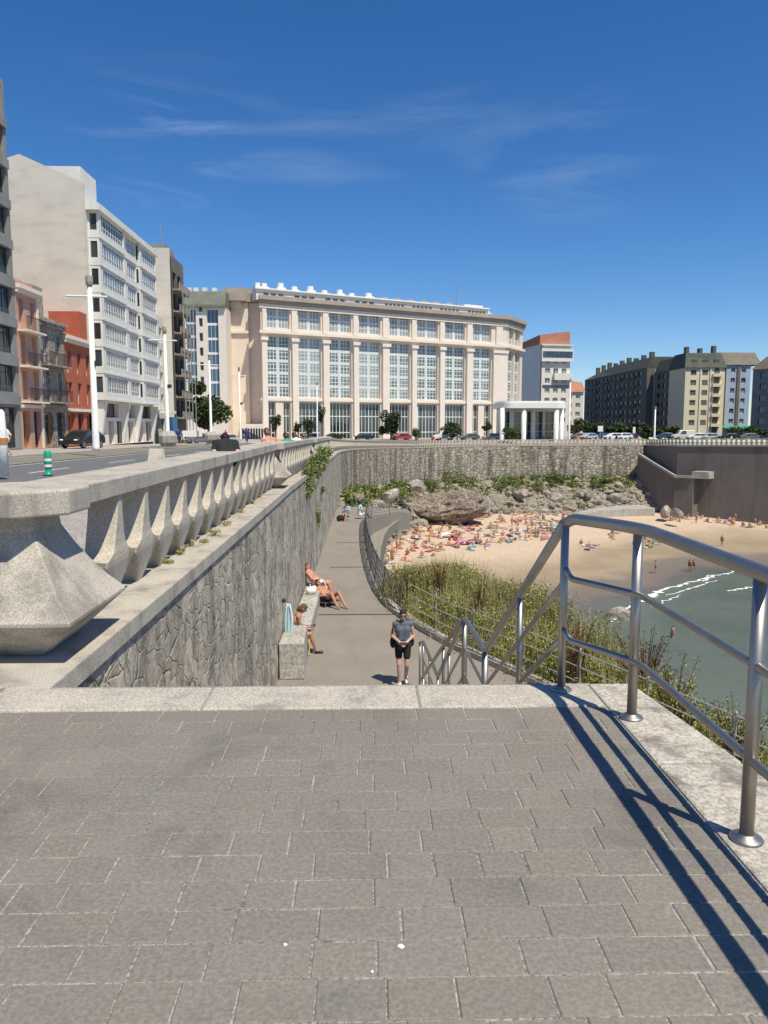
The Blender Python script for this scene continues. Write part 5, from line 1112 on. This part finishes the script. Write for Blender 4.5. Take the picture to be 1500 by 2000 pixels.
# ================================================================== PEOPLE
def lp(a, b, t): return tuple(V(a).lerp(V(b), t))
def limbs(J):
    """tapered segments of a body: (p, q, r1, r2, region)"""
    S = []; pe, ch, nk, hd = J['pelvis'], J['chest'], J['neck'], J['head']; k = J.get('k', 1.0)
    ax = V(J['shR'])-V(J['shL']); ax.normalize()
    for s in (-1, 1):
        o = ax*(.055*s); h = V(J['hipL'] if s < 0 else J['hipR'])
        S.append((tuple(V(pe)+o), tuple(V(pe).lerp(V(ch), .5)+o*.9), .118*k, .105*k, 'bottom' if False else 'torso')); S.append((tuple(V(pe).lerp(V(ch), .5)+o*.9), tuple(V(ch)+o*1.25), .105*k, .122*k, 'torso'))
        S.append((tuple(V(pe)), tuple(h), .12*k, .105*k, 'bottom'))
    S.append((ch, nk, .09*k, .058, 'torso')); S.append((nk, lp(nk, hd, .6), .055, .055, 'skin'))
    for s in 'LR':
        S.append((lp(J['shL'], J['shR'], .5), J['sh'+s], .085*k, .062*k, 'torso')); S.append((J['sh'+s], J['el'+s], .054*k, .041*k, 'arm')); S.append((J['el'+s], J['wr'+s], .041*k, .027, 'skin'))
        S.append((J['hip'+s], J['kn'+s], .092*k, .058*k, 'thigh')); S.append((J['kn'+s], lp(J['kn'+s], J['an'+s], .35), .055*k, .057*k, 'skin')); S.append((lp(J['kn'+s], J['an'+s], .35), J['an'+s], .057*k, .036, 'skin'))
        S.append((J['an'+s], J['to'+s], .038, .027, 'foot'))
    return S
def frame(J):
    up = (V(J['head'])-V(J['neck'])).normalized(); f = V(J['face']).normalized(); rt = f.cross(up).normalized(); f = up.cross(rt).normalized()
    return Matrix((rt, f, up)).transposed()
def add_head(mb, J):
    Mx = frame(J); h = V(J['head'])
    mb.ball(h, (.074, .092, .112), 16, 10, Mx); mb.ball(h+Mx @ V((0, .03, -.06)), (.056, .062, .06), 12, 8, Mx)
    mb.cone(h+Mx @ V((0, .088, .012)), h+Mx @ V((0, .112, -.018)), .010, .016, 8); mb.ball(h+Mx @ V((0, .085, -.052)), (.024, .014, .010), 8, 5, Mx)
    for s in (-1, 1): mb.ball(h+Mx @ V((.076*s, -.005, -.005)), (.012, .022, .032), 8, 6, Mx); mb.ball(h+Mx @ V((.031*s, .078, .034)), (.02, .014, .008), 8, 5, Mx)
def add_hand(mb, J, s, curl=.5):
    w_, e = V(J['wr'+s]), V(J['el'+s]); d = (w_-e).normalized(); up = V(J.get('palm'+s, (0, 0, 1))); sd = d.cross(up).normalized(); nr = sd.cross(d).normalized(); sg = 1 if s == 'R' else -1
    c = w_+d*.045
    for k in range(4): mb.cone(w_+sd*(k-1.5)*.010, w_+d*.085+sd*(k-1.5)*.0195, .018, .0125, 8)
    for k, l in enumerate((.060, .072, .067, .052)):
        a = w_+d*.088+sd*(k-1.5)*.0205; b = a+d*l*.5-nr*curl*l*.3; c_ = b+d*l*.32-nr*curl*l*.6; mb.cone(a, b, .0105, .0095, 8); mb.cone(b, c_, .0095, .008, 8)
    a = w_+d*.03-sd*sg*.03; b = a+d*.035-sd*sg*.022-nr*.01; mb.cone(a, b, .013, .011, 8); mb.cone(b, b+d*.03-sd*sg*.004-nr*.012, .0105, .009, 8)
def segs_mesh(S, grow=0, name='cloth', voxel=.014):
    mb = MB()
    for p, q, a, b, *_ in S: mb.cone(p, q, a+grow, b+grow, 12)
    return remesh(mb, voxel, 3, name)
def cut(p, q, a, b, t0, t1, tag_=''): return (lp(p, q, t0), lp(p, q, t1), a+(b-a)*t0, a+(b-a)*t1, tag_)
def hair_mb(J, long=0, bun=False):
    mb = MB(); Mx = frame(J); h = V(J['head']); mb.ball(h+Mx @ V((0, -.014, .022)), (.083, .095, .104), 16, 10, Mx)
    for s in (-1, 1): mb.ball(h+Mx @ V((.060*s, -.04, -.03)), (.026, .055, .075), 10, 6, Mx)
    mb.ball(h+Mx @ V((0, -.07, -.05)), (.06, .035, .085), 10, 6, Mx); mb.ball(h+Mx @ V((.012, .062, .088)), (.055, .028, .018), 10, 6, Mx)
    if long: mb.cone(h+Mx @ V((0, -.08, -.05)), h+Mx @ V((0, -.09, -.05-long)), .055, .03, 10)
    if bun: mb.ball(h+Mx @ V((0, -.06, .115)), (.042, .042, .036), 10, 6, Mx)
    return mb
def person(label, loc, rz, J, sk='skin_a', hair='hair_dark', top=None, bottom=None, sleeves=0, legs=.35, voxel=.009, shoes=None, hairkw={}, group=None, sc=1.0):
    r = thing('person', label, 'person', loc, rz, group); r.scale = (sc,)*3
    S = limbs(J); mb = MB()
    for p, q, a, b, *_ in S: mb.cone(p, q, a, b, 14)
    for s in 'LR': mb.ball(V(J['an'+s])+(V(J['an'+s])-V(J['to'+s])).normalized()*.03-V((0, 0, .012)), .034, 10, 6)
    add_head(mb, J)
    for s in 'LR': add_hand(mb, J, s, J.get('curl', .5))
    obj('body', remesh(mb, voxel, 3), sk, r); obj('hair', remesh(hair_mb(J, **hairkw), .012, 2, 'hair'), hair, r)
    mb = MB(); Mx = frame(J); h = V(J['head'])
    for s in (-1, 1): mb.ball(h+Mx @ V((.030*s, .083, .016)), (.012, .008, .007), 8, 6, Mx)
    obj('eyes', mb, 'cloth_black', r)
    if top:
        T = [x for x in S if x[4] == 'torso']+([cut(*x[:4], 0, sleeves) for x in S if x[4] == 'arm'] if sleeves else [])
        obj('top', segs_mesh(T, .011, 'top'), top, r)
    if bottom:
        T = [x for x in S if x[4] == 'bottom']+[cut(*x[:4], 0, legs) for x in S if x[4] == 'thigh']; T.append((J['pelvis'], lp(J['pelvis'], J['chest'], .12), .125, .115, ''))
        obj('shorts' if legs < .9 else 'trousers', segs_mesh(T, .016, 'shorts'), bottom, r)
    if shoes:
        for s in 'LR':
            mb = MB(); mb.cone(V(J['an'+s])-V((0, 0, .02)), V(J['to'+s]), .05, .036, 10); obj('shoe', remesh(mb, .014, 2, 'shoe'), shoes, r)
    return r
def mir(J):
    for k in list(J):
        if k.endswith('R') and k[:-1]+'L' not in J and k not in ('palmR',): x, y, z = J[k]; J[k[:-1]+'L'] = (-x, y, z)
    return J
def base(pel, chest, neck, head, face=(0, 1, 0), **kw):
    J = dict(pelvis=pel, chest=chest, neck=neck, head=head, face=face); ud = (V(neck)-V(pel)).normalized(); J['hipR'] = (.095, pel[1], pel[2]-.03); sh = V(chest).lerp(V(neck), .62); J['shR'] = (.175, sh.y, sh.z); J.update(kw); return mir(J)
# the woman walking up (local frame faces +y)
J = base((0, 0, .95), (0, .01, 1.28), (0, -.005, 1.46), (0, .03, 1.60), face=(0, 1, -.22), k=.86, elR=(.24, -.03, 1.12), wrR=(.075, .18, 1.03), palmR=(0, .6, .8), palmL=(0, .6, .8), knR=(.09, .13, .52), anR=(.075, .08, .10), toR=(.085, .22, .035), knL=(-.085, .06, .48), anL=(-.08, -.22, .14), toL=(-.085, -.09, .04))
wm = person('woman in grey top, dark shorts and sunglasses walking up the path with a paper', (Xat(788, 16.35), 16.35, -4.1), R(180), J, 'skin_a', 'hair_dark', 'cloth_grey', 'cloth_black', 0, .58, .008, 'cloth_white', dict(long=.10))
mb = MB(); Mx = frame(J); h = V(J['head'])
for s in (-1, 1): mb.ball(h+Mx @ V((.033*s, .088, .018)), (.029, .012, .021), 12, 8, Mx); mb.tube([h+Mx @ V((.06*s, .082, .022)), h+Mx @ V((.084*s, .0, .022))], .004, 6)
mb.tube([h+Mx @ V((-.012, .098, .022)), h+Mx @ V((.012, .098, .022))], .005, 6); obj('sunglasses', mb, 'cloth_black', wm)
mb = MB(); mb.M = Matrix.Translation((0, .25, 1.035)) @ Matrix.Rotation(R(28), 4, 'X'); mb.loft([[(-.10, -.06, 0), (0, -.06, .012), (.10, -.06, 0), (.10, .08, 0), (0, .08, .012), (-.10, .08, 0)], [(-.10, -.06, .006), (0, -.06, .018), (.10, -.06, .006), (.10, .08, .006), (0, .08, .018), (-.10, .08, .006)]])
tag(obj('folded_paper', mb, 'cloth_white', loc=None), 'white folded paper held by the walking woman', 'paper'); pp = bpy.data.objects['folded_paper']; pp.location = wm.location; pp.rotation_euler = wm.rotation_euler
bgt = thing('shoulder_bag', 'black bag hanging at the hip of the walking woman', 'bag', wm.location, R(180))
mb = MB(); mb.ball((.215, -.11, .95), (.065, .10, .13), 14, 10); mb.ball((.0, -.2, .98), (.17, .06, .09), 14, 8); mb.ball((-.2, -.12, .95), (.06, .09, .10), 12, 8); obj('pouch', mb, 'cloth_black', bgt, smooth=True)
mb = MB(); mb.tube([(.25, -.05, 1.04), (.215, .05, 1.3), (.13, .0, 1.49), (.05, -.14, 1.35), (-.1, -.17, 1.1), (-.22, -.12, 1.0)], .014, 6); obj('strap', mb, 'cloth_black', bgt)
# man on the bench, bent over his phone
def seated(s, lean, head_f=(0, 1, -.3), knee=.44, foot=.50, **kw):
    p = V((0, 0, s+.10)); d = V((0, math.sin(lean), math.cos(lean))); c = p+d*.36; n = p+d*.545+V((0, .02, 0)); hd = n+V((0, math.sin(lean+.35), math.cos(lean+.35)))*.15
    a = dict(elR=(.22, c.y+.12, c.z-.20), wrR=(.10, c.y+.30, c.z-.10), palmR=(0, -.5, .9), palmL=(0, -.5, .9), knR=(.10, knee, s+.09 if s > .3 else .42), anR=(.10, foot, .08), toR=(.11, foot+.15, .03)); a.update(kw)
    return base(tuple(p), tuple(c), tuple(n), tuple(hd), head_f, **a)
J = seated(.42, .34, (0, 1, -.8), .46, .60, wrR=(.06, .44, .68), elR=(.2, .22, .66), knL=(-.12, .44, .52), anL=(-.1, .42, .09), toL=(-.1, .57, .03))
person('brown haired bare chested person sitting on the bench bent over a phone', (Xat(564, 18.8), 18.8, -4.1), R(-82), J, 'skin_b', 'hair_brown', None, 'cloth_black', 0, .3, .009, 'iron', dict(long=.08))
mb = MB(); mb.box((-.035, -.07, -.004), (.035, .07, .004)); o = tag(obj('phone', mb, 'iron', loc=(Xat(564, 18.8)+.53, 18.87, -3.40), bevel=.004), 'black phone held by the person on the bench', 'phone'); o.rotation_euler = (.3, .5, R(-82))
# reclining person on a low chair and a second sunbather behind
J = base((0, 0, .22), (0, -.29, .41), (0, -.43, .52), (0, -.50, .65), (0, 1, .1), elR=(.25, -.16, .30), wrR=(.17, .08, .34), knR=(.12, .36, .44), anR=(.10, .60, .10), toR=(.11, .76, .05), knL=(-.13, .40, .46), anL=(-.12, .74, .09), toL=(-.12, .88, .05))
person('dark haired person in black swimwear reclining on a low beach chair by the wall', (Xat(637, 24.0), 24.0, -4.1), R(-140), J, 'skin_b', 'hair_dark', None, 'cloth_black', 0, .3, .010)
lc = thing('beach_chair', 'low dark red and navy beach chair under the reclining person', 'chair', (Xat(637, 24.0), 24.0, -4.1), R(-140)); mb = MB(); mb.loft([[(-.28, .25, .16), (.28, .25, .16), (.28, .25, .13), (-.28, .25, .13)], [(-.28, -.14, .10), (.28, -.14, .10), (.28, -.14, .07), (-.28, -.14, .07)], [(-.28, -.55, .62), (.28, -.55, .62), (.28, -.58, .60), (-.28, -.58, .60)]]); obj('seat_sling', mb, plain('navy_red_canvas', (.12, .05, .09), .9), lc)
for x in (-.29, .29): mb = MB(); mb.tube([(x, .28, 0), (x, .26, .17), (x, -.14, .11), (x, -.56, .64)], .014, 6); mb.tube([(x, -.1, .12), (x, -.45, 0)], .014, 6); obj('frame', mb, 'steel', lc)
J = base((0, 0, .55), (0, -.2, .81), (0, -.3, .95), (0, -.33, 1.08), (0, 1, .1), elR=(.24, -.1, .72), wrR=(.2, .12, .62), knR=(.1, .42, .56), anR=(.1, .55, .12), toR=(.1, .7, .05))
person('sunburnt person leaning back on the bench behind the reclining sunbather', (Xat(614, 24.6), 24.9, -4.1), R(-100), J, 'skin_p', 'hair_brown', None, 'cloth_white', 0, .4, .014)
mb = MB(); mb.ball((0, 0, .12), (.17, .14, .13), 12, 8); mb.ball((.1, .02, .22), (.08, .07, .06), 10, 6); tag(obj('towel_bundle', remesh(mb, .02, 2, 'towel'), 'cloth_white', loc=(Xat(604, 23.6), 23.6, -3.66)), 'white bundled towel on the bench beside the sunbathers', 'towel')
def cloth_hang(name, label, px0, px1, y0, y1, D, mt, cat='towel'):
    x = -1.93; mb = MB(); zt_, zb_ = Zat(y0, D), Zat(y1, D); n = 10; rings = []
    for k in range(9):
        t = k/8; w_ = .42*math.sin(math.pi*min(.08+t*.95, .97))**.8; rings.append([(.13+(j/n-.5)*w_*.55, .03*math.sin(j*1.9+k*.3)*(1-.3*t)-(j/n-.5)*w_*.3, (zt_-zb_)*(1-t)) for j in range(n+1)])
    mb.loft(rings, closed=False); o = tag(obj(name, mb, mt, loc=(x, D, zb_), smooth=True), label, cat); s_ = o.modifiers.new('t', 'SOLIDIFY'); s_.thickness = .012
cloth_hang('beach_towel', 'pale blue towel hanging against the sea wall beside the bench', 528, 545, 1178, 1262, 17.7, 'towel_blue')
mb = MB(); mb.ball((-1.9, 17.7, Zat(1172, 17.7)), (.05, .05, .06), 10, 6); tag(obj('wall_hook', mb, 'iron'), 'dark iron hook on the wall above the blue towel', 'hook')
mb = MB(); rings = [[(.0+.02*math.sin(k), -.12, -.0-.1*k), (.03, 0, -.1*k), (.0, .14, -.1*k)] for k in range(5)]; mb.loft(rings, closed=False); tag(obj('yellow_cloth', mb, 'yellow', loc=(-1.40, 18.6, -3.66)), 'yellow cloth hanging over the bench edge beside the seated person', 'cloth')
# two seated at the far end of the walkway
J = seated(.25, .1, (0, 1, 0), .45, .6)
for k, (px, lab, mt) in enumerate([(677, 'person in blue shirt sitting at the far end of the walkway by the wall', 'blue_wall'), (702, 'person in pale blue shirt sitting at the far end of the walkway by the ramp', 'towel_blue')]):
    J = seated(.2, .1-.1*k, (0, 1, 0), .4, .62); person(lab, (Xat(px, 46), 46+.6*k, -4.1), R(160-320*k/1.4), J, 'skin_b', 'hair_dark', mt, 'cloth_white' if k else 'blue_wall', .6, .5, .018)
mb = MB(); mb.ball((0, 0, .18), (.26, .2, .2), 10, 8); tag(obj('rucksack', remesh(mb, .03, 2, 'rucksack'), 'cloth_black', loc=(Xat(664, 45.5), 45.5, -4.1)), 'dark rucksack at the end of the walkway against the wall', 'bag')
# sitting on the inner side of the balustrade, backs to us
def back_sitter(lab, px, ytop, D, sk, top, hair, lean, sc=1, rz_=38):
    J = seated(.0, lean, (0, 1, -.3), .42, .46, knR=(.11, .43, .05), anR=(.11, .46, -.40), toR=(.11, .6, -.44), elR=(.23, .10, .16), wrR=(.12, .32, .08))
    q = V((Xat(px, D), D, Zat(ytop, D))); h = J['head'][2]+.11; person(lab, (q.x, D, q.z-h*sc), R(rz_), J, sk, hair, top, 'cloth_black', .55 if top else 0, .95, .014, 'iron', sc=sc)
back_sitter('person in black hunched forward behind the balustrade coping', 441, 846, 13.9, 'skin_a', 'cloth_black', 'hair_dark', .95, rz_=12)
back_sitter('bare backed sunburnt man sitting behind the balustrade coping', 530, 836, 20, 'skin_p', None, 'hair_brown', .25)
back_sitter('person in dark teal top sitting beyond the bare backed man', 566, 845, 25.5, 'skin_b', 'canopy_green', 'hair_dark', .3)
back_sitter('person in white shirt sitting beyond the teal clad person', 583, 845, 28.5, 'skin_b', 'cloth_white', 'hair_dark', .35)
back_sitter('person in grey top, farthest of the people sitting along the balustrade', 600, 846, 32, 'skin_a', 'cloth_grey', 'hair_brown', .35)

# ---------------------------------------------------------------- small figures far away: one mesh each
def seg_dist(p, a, b): 
    ab = b-a; t = max(0, min(1, (p-a).dot(ab)/max(ab.dot(ab), 1e-9))); return (p-a-ab*t).length, t
def small_mesh(J, legs=.25, top=False, voxel=.028):
    S = limbs(J); mb = MB()
    for p, q, a, b, *_ in S: mb.cone(p, q, a*1.05, b*1.08, 8)
    add_head(mb, J); hm = V(J['head']); Mx = frame(J)
    for s in 'LR': add_hand(mb, J, s)
    me = remesh(mb, voxel, 2, 'person'); SS = [(V(p), V(q), a, b, g) for p, q, a, b, g in S]; mi = []
    for f in me.polygons:
        c = f.center; l = Mx.inverted() @ (c-hm)
        if l.length < .15 and l.z > -.06 and (l.y < .03 or l.z > .06): mi.append(2); continue
        best = None
        for p, q, a, b, g in SS:
            d, t = seg_dist(c, p, q); d -= a+(b-a)*t
            if best is None or d < best[0]: best = (d, g, t)
        d, g, t = best; mi.append(1 if g == 'bottom' or (g == 'thigh' and t < legs) or (top and g in ('torso', 'arm')) or (g == 'torso' and not top and (c-V(J['pelvis'])).length < .13) else 0)
    me.polygons.foreach_set('material_index', mi); return me
st_ = dict(elR=(.24, -.02, 1.12), wrR=(.25, .08, .88), knR=(.1, .03, .50), anR=(.1, 0, .08), toR=(.12, .15, .03))
PO = {
 'standing': base((0, 0, .95), (0, 0, 1.29), (0, -.01, 1.47), (0, .02, 1.61), **st_),
 'walking': base((0, 0, .94), (0, .02, 1.28), (0, .02, 1.46), (0, .05, 1.6), elR=(.24, -.12, 1.13), wrR=(.24, -.05, .89), elL=(-.24, .1, 1.12), wrL=(-.22, .26, .95), knR=(.1, .16, .52), anR=(.1, .24, .1), toR=(.1, .38, .05), knL=(-.1, -.04, .49), anL=(-.1, -.3, .14), toL=(-.1, -.2, .04)),
 'sitting': base((0, 0, .12), (0, -.03, .46), (0, 0, .64), (0, .04, .78), (0, 1, -.2), elR=(.25, .05, .30), wrR=(.16, .3, .36), knR=(.15, .36, .42), anR=(.12, .56, .08), toR=(.12, .7, .04)),
 'leaning back': base((0, 0, .12), (0, -.24, .40), (0, -.33, .55), (0, -.34, .69), (0, 1, 0), elR=(.26, -.36, .28), wrR=(.28, -.46, .05), knR=(.12, .42, .22), anR=(.14, .82, .07), toR=(.15, .88, .2)),
 'lying face up': base((0, 0, .12), (0, -.34, .14), (0, -.53, .13), (0, -.68, .14), (0, .15, 1), elR=(.27, -.22, .08), wrR=(.28, .02, .06), knR=(.13, .42, .16), anR=(.15, .84, .07), toR=(.18, .92, .2)),
 'lying face down': base((0, 0, .12), (0, -.34, .15), (0, -.52, .16), (0, -.66, .14), (.8, -.1, -.4), elR=(.3, -.55, .08), wrR=(.13, -.74, .06), knR=(.12, .43, .09), anR=(.12, .85, .10), toR=(.12, .97, .04)),
 'lying with bent knees': base((0, 0, .12), (0, -.34, .14), (0, -.53, .15), (0, -.68, .18), (0, .4, 1), elR=(.28, -.24, .09), wrR=(.12, -.08, .24), knR=(.12, .32, .46), anR=(.12, .55, .07), toR=(.12, .7, .04)),
}
SW = {k: plain('swimwear_'+k, c, .8) for k, c in dict(red=(.5, .03, .03), navy=(.03, .05, .16), black=(.02, .02, .02), pink=(.68, .16, .30), turquoise=(.05, .42, .45), white=(.75, .74, .7), green=(.08, .26, .08), orange=(.7, .24, .04)).items()}
PM = {k: small_mesh(v, .35 if k in ('standing', 'walking') else .2) for k, v in PO.items()}; PMV = {}
PM['dressed walking'] = small_mesh(PO['walking'], .95, True); PM['dressed standing'] = small_mesh(PO['standing'], .8, True)
def small(pose, loc, rz, sk, sw, label, group, hair='hair_dark', sc=1, name='person'):
    key = (pose, sk, sw, hair)
    if key not in PMV:
        me = PM[pose].copy()
        for m_ in (sk, sw if not isinstance(sw, str) or sw in M else SW[sw], hair): me.materials.append(M[m_] if isinstance(m_, str) else m_)
        PMV[key] = me
    o = link(name, PMV[key], None, loc); o.rotation_euler = (0, 0, rz); o.scale = (sc,)*3; return tag(o, label, 'person', group)
def on_beach(px, py):
    q = atz(px, py, -15.5)
    for _ in range(6): q = atz(px, py, beach_z(q.x, q.y))
    return q
for px, py, sk, sw, lab in [(1280, 1120, 'skin_b', 'black', 'lone person in dark swimwear standing on the damp sand'), (1347, 1117, 'skin_c', 'black', 'left one of two people walking side by side at the water edge'), (1355, 1117, 'skin_b', 'navy', 'right one of two people walking side by side at the water edge'),
                       (752, 1098, 'skin_b', 'white', 'dark haired person standing at the foot of the ramp'), (1410, 1066, 'skin_b', 'navy', 'person standing on the open sand below the railing at the right')]:
    small('walking' if 'walking' in lab else 'standing', on_beach(px, py), R(140 if px > 1300 else 60), sk, sw, lab, None)
q = atz(1313, 1245, -17.4); small('standing', (q.x, q.y, -18.0), R(100), 'skin_a', 'navy', 'bather wading waist deep in the sea near the railing', None)
TW = {k: plain('towel_'+k, c, .95) for k, c in dict(red=(.55, .08, .06), blue=(.10, .22, .5), turquoise=(.10, .45, .5), white=(.72, .70, .66), pink=(.75, .28, .42), green=(.16, .36, .16), yellow=(.75, .6, .14), navy=(.04, .06, .17), orange=(.72, .3, .08), striped=(.45, .5, .55)).items()}
TM = {}
for k, m_ in TW.items():
    mb = MB(); n = 8; mb.loft([[(x*.42+.01*math.sin(i*2), -.9+1.8*i/n, .03+.018*math.sin(i*1.7+x*2)) for x in (-1, -.33, .33, 1)] for i in range(n+1)], closed=False)
    me = mb.mesh('towel', True); me.materials.append(m_); TM[k] = me
rnd = random.Random(21); placed = []; cnt = 0; tries = 0
def zone(px, py):
    h = 'in the back' if py < 1025 else ('in the middle' if py < 1055 else 'in the front')
    if px > 1290: return 'at the foot of the brown wall'
    if px > 1105: return 'on the open sand'
    if px < 850: return h+' crowd near the ramp'
    if px < 960: return h+' crowd before the rock'
    return h+' crowd right of the rock'
while cnt < 270 and tries < 12000:
    tries += 1; a = rnd.random()
    if a < .80:
        px = rnd.uniform(758, 1108); lo = interp(px, [(758, 1042), (800, 1014), (860, 1012), (930, 1010), (950, 992), (1108, 992)]); hi = interp(px, [(758, 1100), (850, 1088), (960, 1066), (1030, 1060), (1108, 1054)]); py = lo+(hi-lo)*rnd.random()**1.15
    elif a < .91: px = rnd.uniform(1300, 1498); py = interp(px, [(1290, 1010), (1500, 1026)])+rnd.uniform(-4, 7)
    else: px, py = rnd.choice([(1130, 1055), (1142, 1070), (1135, 1062), (1235, 1062), (1260, 1058), (1265, 1066), (1190, 1046), (1215, 1040)]); px += rnd.gauss(0, 9); py += rnd.gauss(0, 4)
    q = on_beach(px, py)
    if not (45 < q.y < 147) or any((q-o_).length < .8 for o_ in placed): continue
    placed.append(q); rz = R(rnd.choice((0, 40, 90, 130, 180, 220, 300)))+rnd.gauss(0, .3); pose = rnd.choice(('lying face up', 'lying face down', 'lying face up', 'lying with bent knees', 'sitting', 'sitting', 'leaning back', 'standing' if rnd.random() < .35 else 'sitting'))
    if px > 1290: pose = rnd.choice(('sitting', 'standing', 'leaning back', 'sitting'))
    sk = rnd.choice(('skin_a', 'skin_a', 'skin_b', 'skin_p', 'skin_a', 'skin_c')); sw = rnd.choice(list(SW)); zn = zone(px, py)
    if pose != 'standing' and rnd.random() < .78:
        tk = rnd.choice(list(TM)+['white', 'white', 'striped', 'pink']); t_ = link('beach_towel', TM[tk], None, q+V((0, 0, .035))); t_.rotation_euler = (0, 0, rz); tag(t_, f'{tk} beach towel spread {zn}', 'towel', f'{tk} beach towels {zn}')
    small(pose, q+V((0, 0, .05 if pose != 'standing' else 0)), rz, sk, sw, f'{"" if pose == "standing" else pose+" "}sunbather in {sw} swimwear, {zn}' if pose != 'standing' else f'standing beachgoer in {sw} swimwear {zn}', f'sunbathers {zn}', rnd.choice(('hair_dark', 'hair_brown'))); cnt += 1
# bags and bundles among the sunbathers
bm_ = {}
for k in range(34):
    px = rnd.uniform(770, 1105); py = rnd.uniform(1000, 1075); q = on_beach(px, py)
    if not (45 < q.y < 146): continue
    ck = rnd.choice(('red', 'navy', 'black', 'pink', 'white', 'turquoise'))
    if ck not in bm_:
        mb = MB(); mb.ball((0, 0, .17), (.27, .18, .2), 10, 7); mb.tube([(-.14, 0, .3), (-.08, 0, .47), (.08, 0, .47), (.14, 0, .3)], .02, 5); me = mb.mesh('bag', True); me.materials.append(SW[ck]); bm_[ck] = me
    o = link('beach_bag', bm_[ck], None, q); o.rotation_euler = (0, 0, rnd.random()*6); tag(o, f'{ck} beach bag standing {zone(px, py)}', 'bag', f'{ck} beach bags {zone(px, py)}')
def tent(label, px, py, c, w_=1.3):
    q = on_beach(px, py); r = thing('beach_shelter', label, 'shelter', q, R(200)); mb = MB(); mb.loft([[(w_*math.cos(R(a)), -.55*s+.0, .95*(1-.35*abs(s))*math.sin(R(a))) for a in range(0, 181, 20)] for s in (-1, -.4, .4, 1)], closed=False); o = obj('canopy', mb, plain('shelter_cloth', c, .8), r, smooth=True); s_ = o.modifiers.new('t', 'SOLIDIFY'); s_.thickness = .02
    mb = MB(); mb.tube([(w_*math.cos(R(a)), .56, .62*math.sin(R(a))) for a in range(0, 181, 20)], .02, 5); obj('hoop', mb, 'greyrail', r)
tent('bright pink pop up beach shelter at the front of the crowd', 903, 1064, (.75, .2, .42), .95); tent('white pop up beach shelter in the crowd left of the pink one', 872, 1050, (.75, .75, .72), 1.1); tent('pale blue beach shelter at the back of the crowd by the brown rock', 948, 985, (.45, .58, .68), 1.6); tent('green beach shelter at the right end of the crowd', 1085, 1034, (.2, .36, .25), 1.2)
# walkers on the town side
rnd = random.Random(3)
for px, D, sw, lab in [(11, 42, 'white', 'pedestrian dressed in white on the pavement at the left edge of the picture'), (348, 80, 'blue', 'pedestrian in blue by the scaffolded block'), (357, 84, 'white', 'pedestrian in white beyond the scaffolded block'), (440, 90, 'red', 'pedestrian in red near the end of the street'), (481, 70, 'navy', 'pedestrian in navy before the hotel podium')]:
    z = interp(D, ZS)+.02; me = small('dressed walking', (Xat(px, D), D, z), rnd.random()*6, 'skin_b', 'navy' if sw == 'blue' else sw, lab, None)
for k, (px, D, sw) in enumerate([(690, 146, 'white'), (845, 151, 'red'), (893, 153, 'black'), (985, 155, 'white'), (1008, 155, 'pink'), (1062, 156, 'navy'), (1128, 157, 'orange'), (1160, 157, 'white'), (1205, 158, 'black'), (1248, 158, 'pink'), (1300, 157, 'navy'), (1430, 148, 'white')]):
    small('dressed standing', (Xat(px, D), D, -2.1), rnd.random()*6, 'skin_b', sw, 'person in %s looking over the far parapet %s' % (sw, ['left of the hotel centre', 'before the sixth window of the hotel', 'left of the van', 'under the pavilion edge', 'before the pavilion centre', 'under the right half of the pavilion', 'right of the pavilion', 'below the square sign', 'near the narrow sign', 'near the bay corner', 'above the side stairs', 'near the right edge'][k]), 'people along the far parapet')

# bird droppings on the paving
for k, (x, y, r_) in enumerate([(783, 1848, .010), (727, 1898, .005), (557, 1845, .006), (1478, 1898, .005)]):
    q = atz(x, y, .001); rnd = random.Random(k); mb = MB(); ring = [(r_*(.7+.6*rnd.random())*math.cos(a*.6), r_*(.7+.6*rnd.random())*math.sin(a*.6)) for a in range(10)]
    mb.loft([[(p[0], p[1], 0) for p in ring], [(p[0]*.7, p[1]*.7, .003) for p in ring]]); tag(obj('bird_dropping', mb, 'cloth_white', loc=q), ['largest white bird dropping on the paving, below the centre', 'tiny white bird dropping nearest the viewer', 'white bird dropping on the paving left of the largest one', 'small white bird dropping near the railing shadow'][k], 'dropping', 'white bird droppings on the paving')
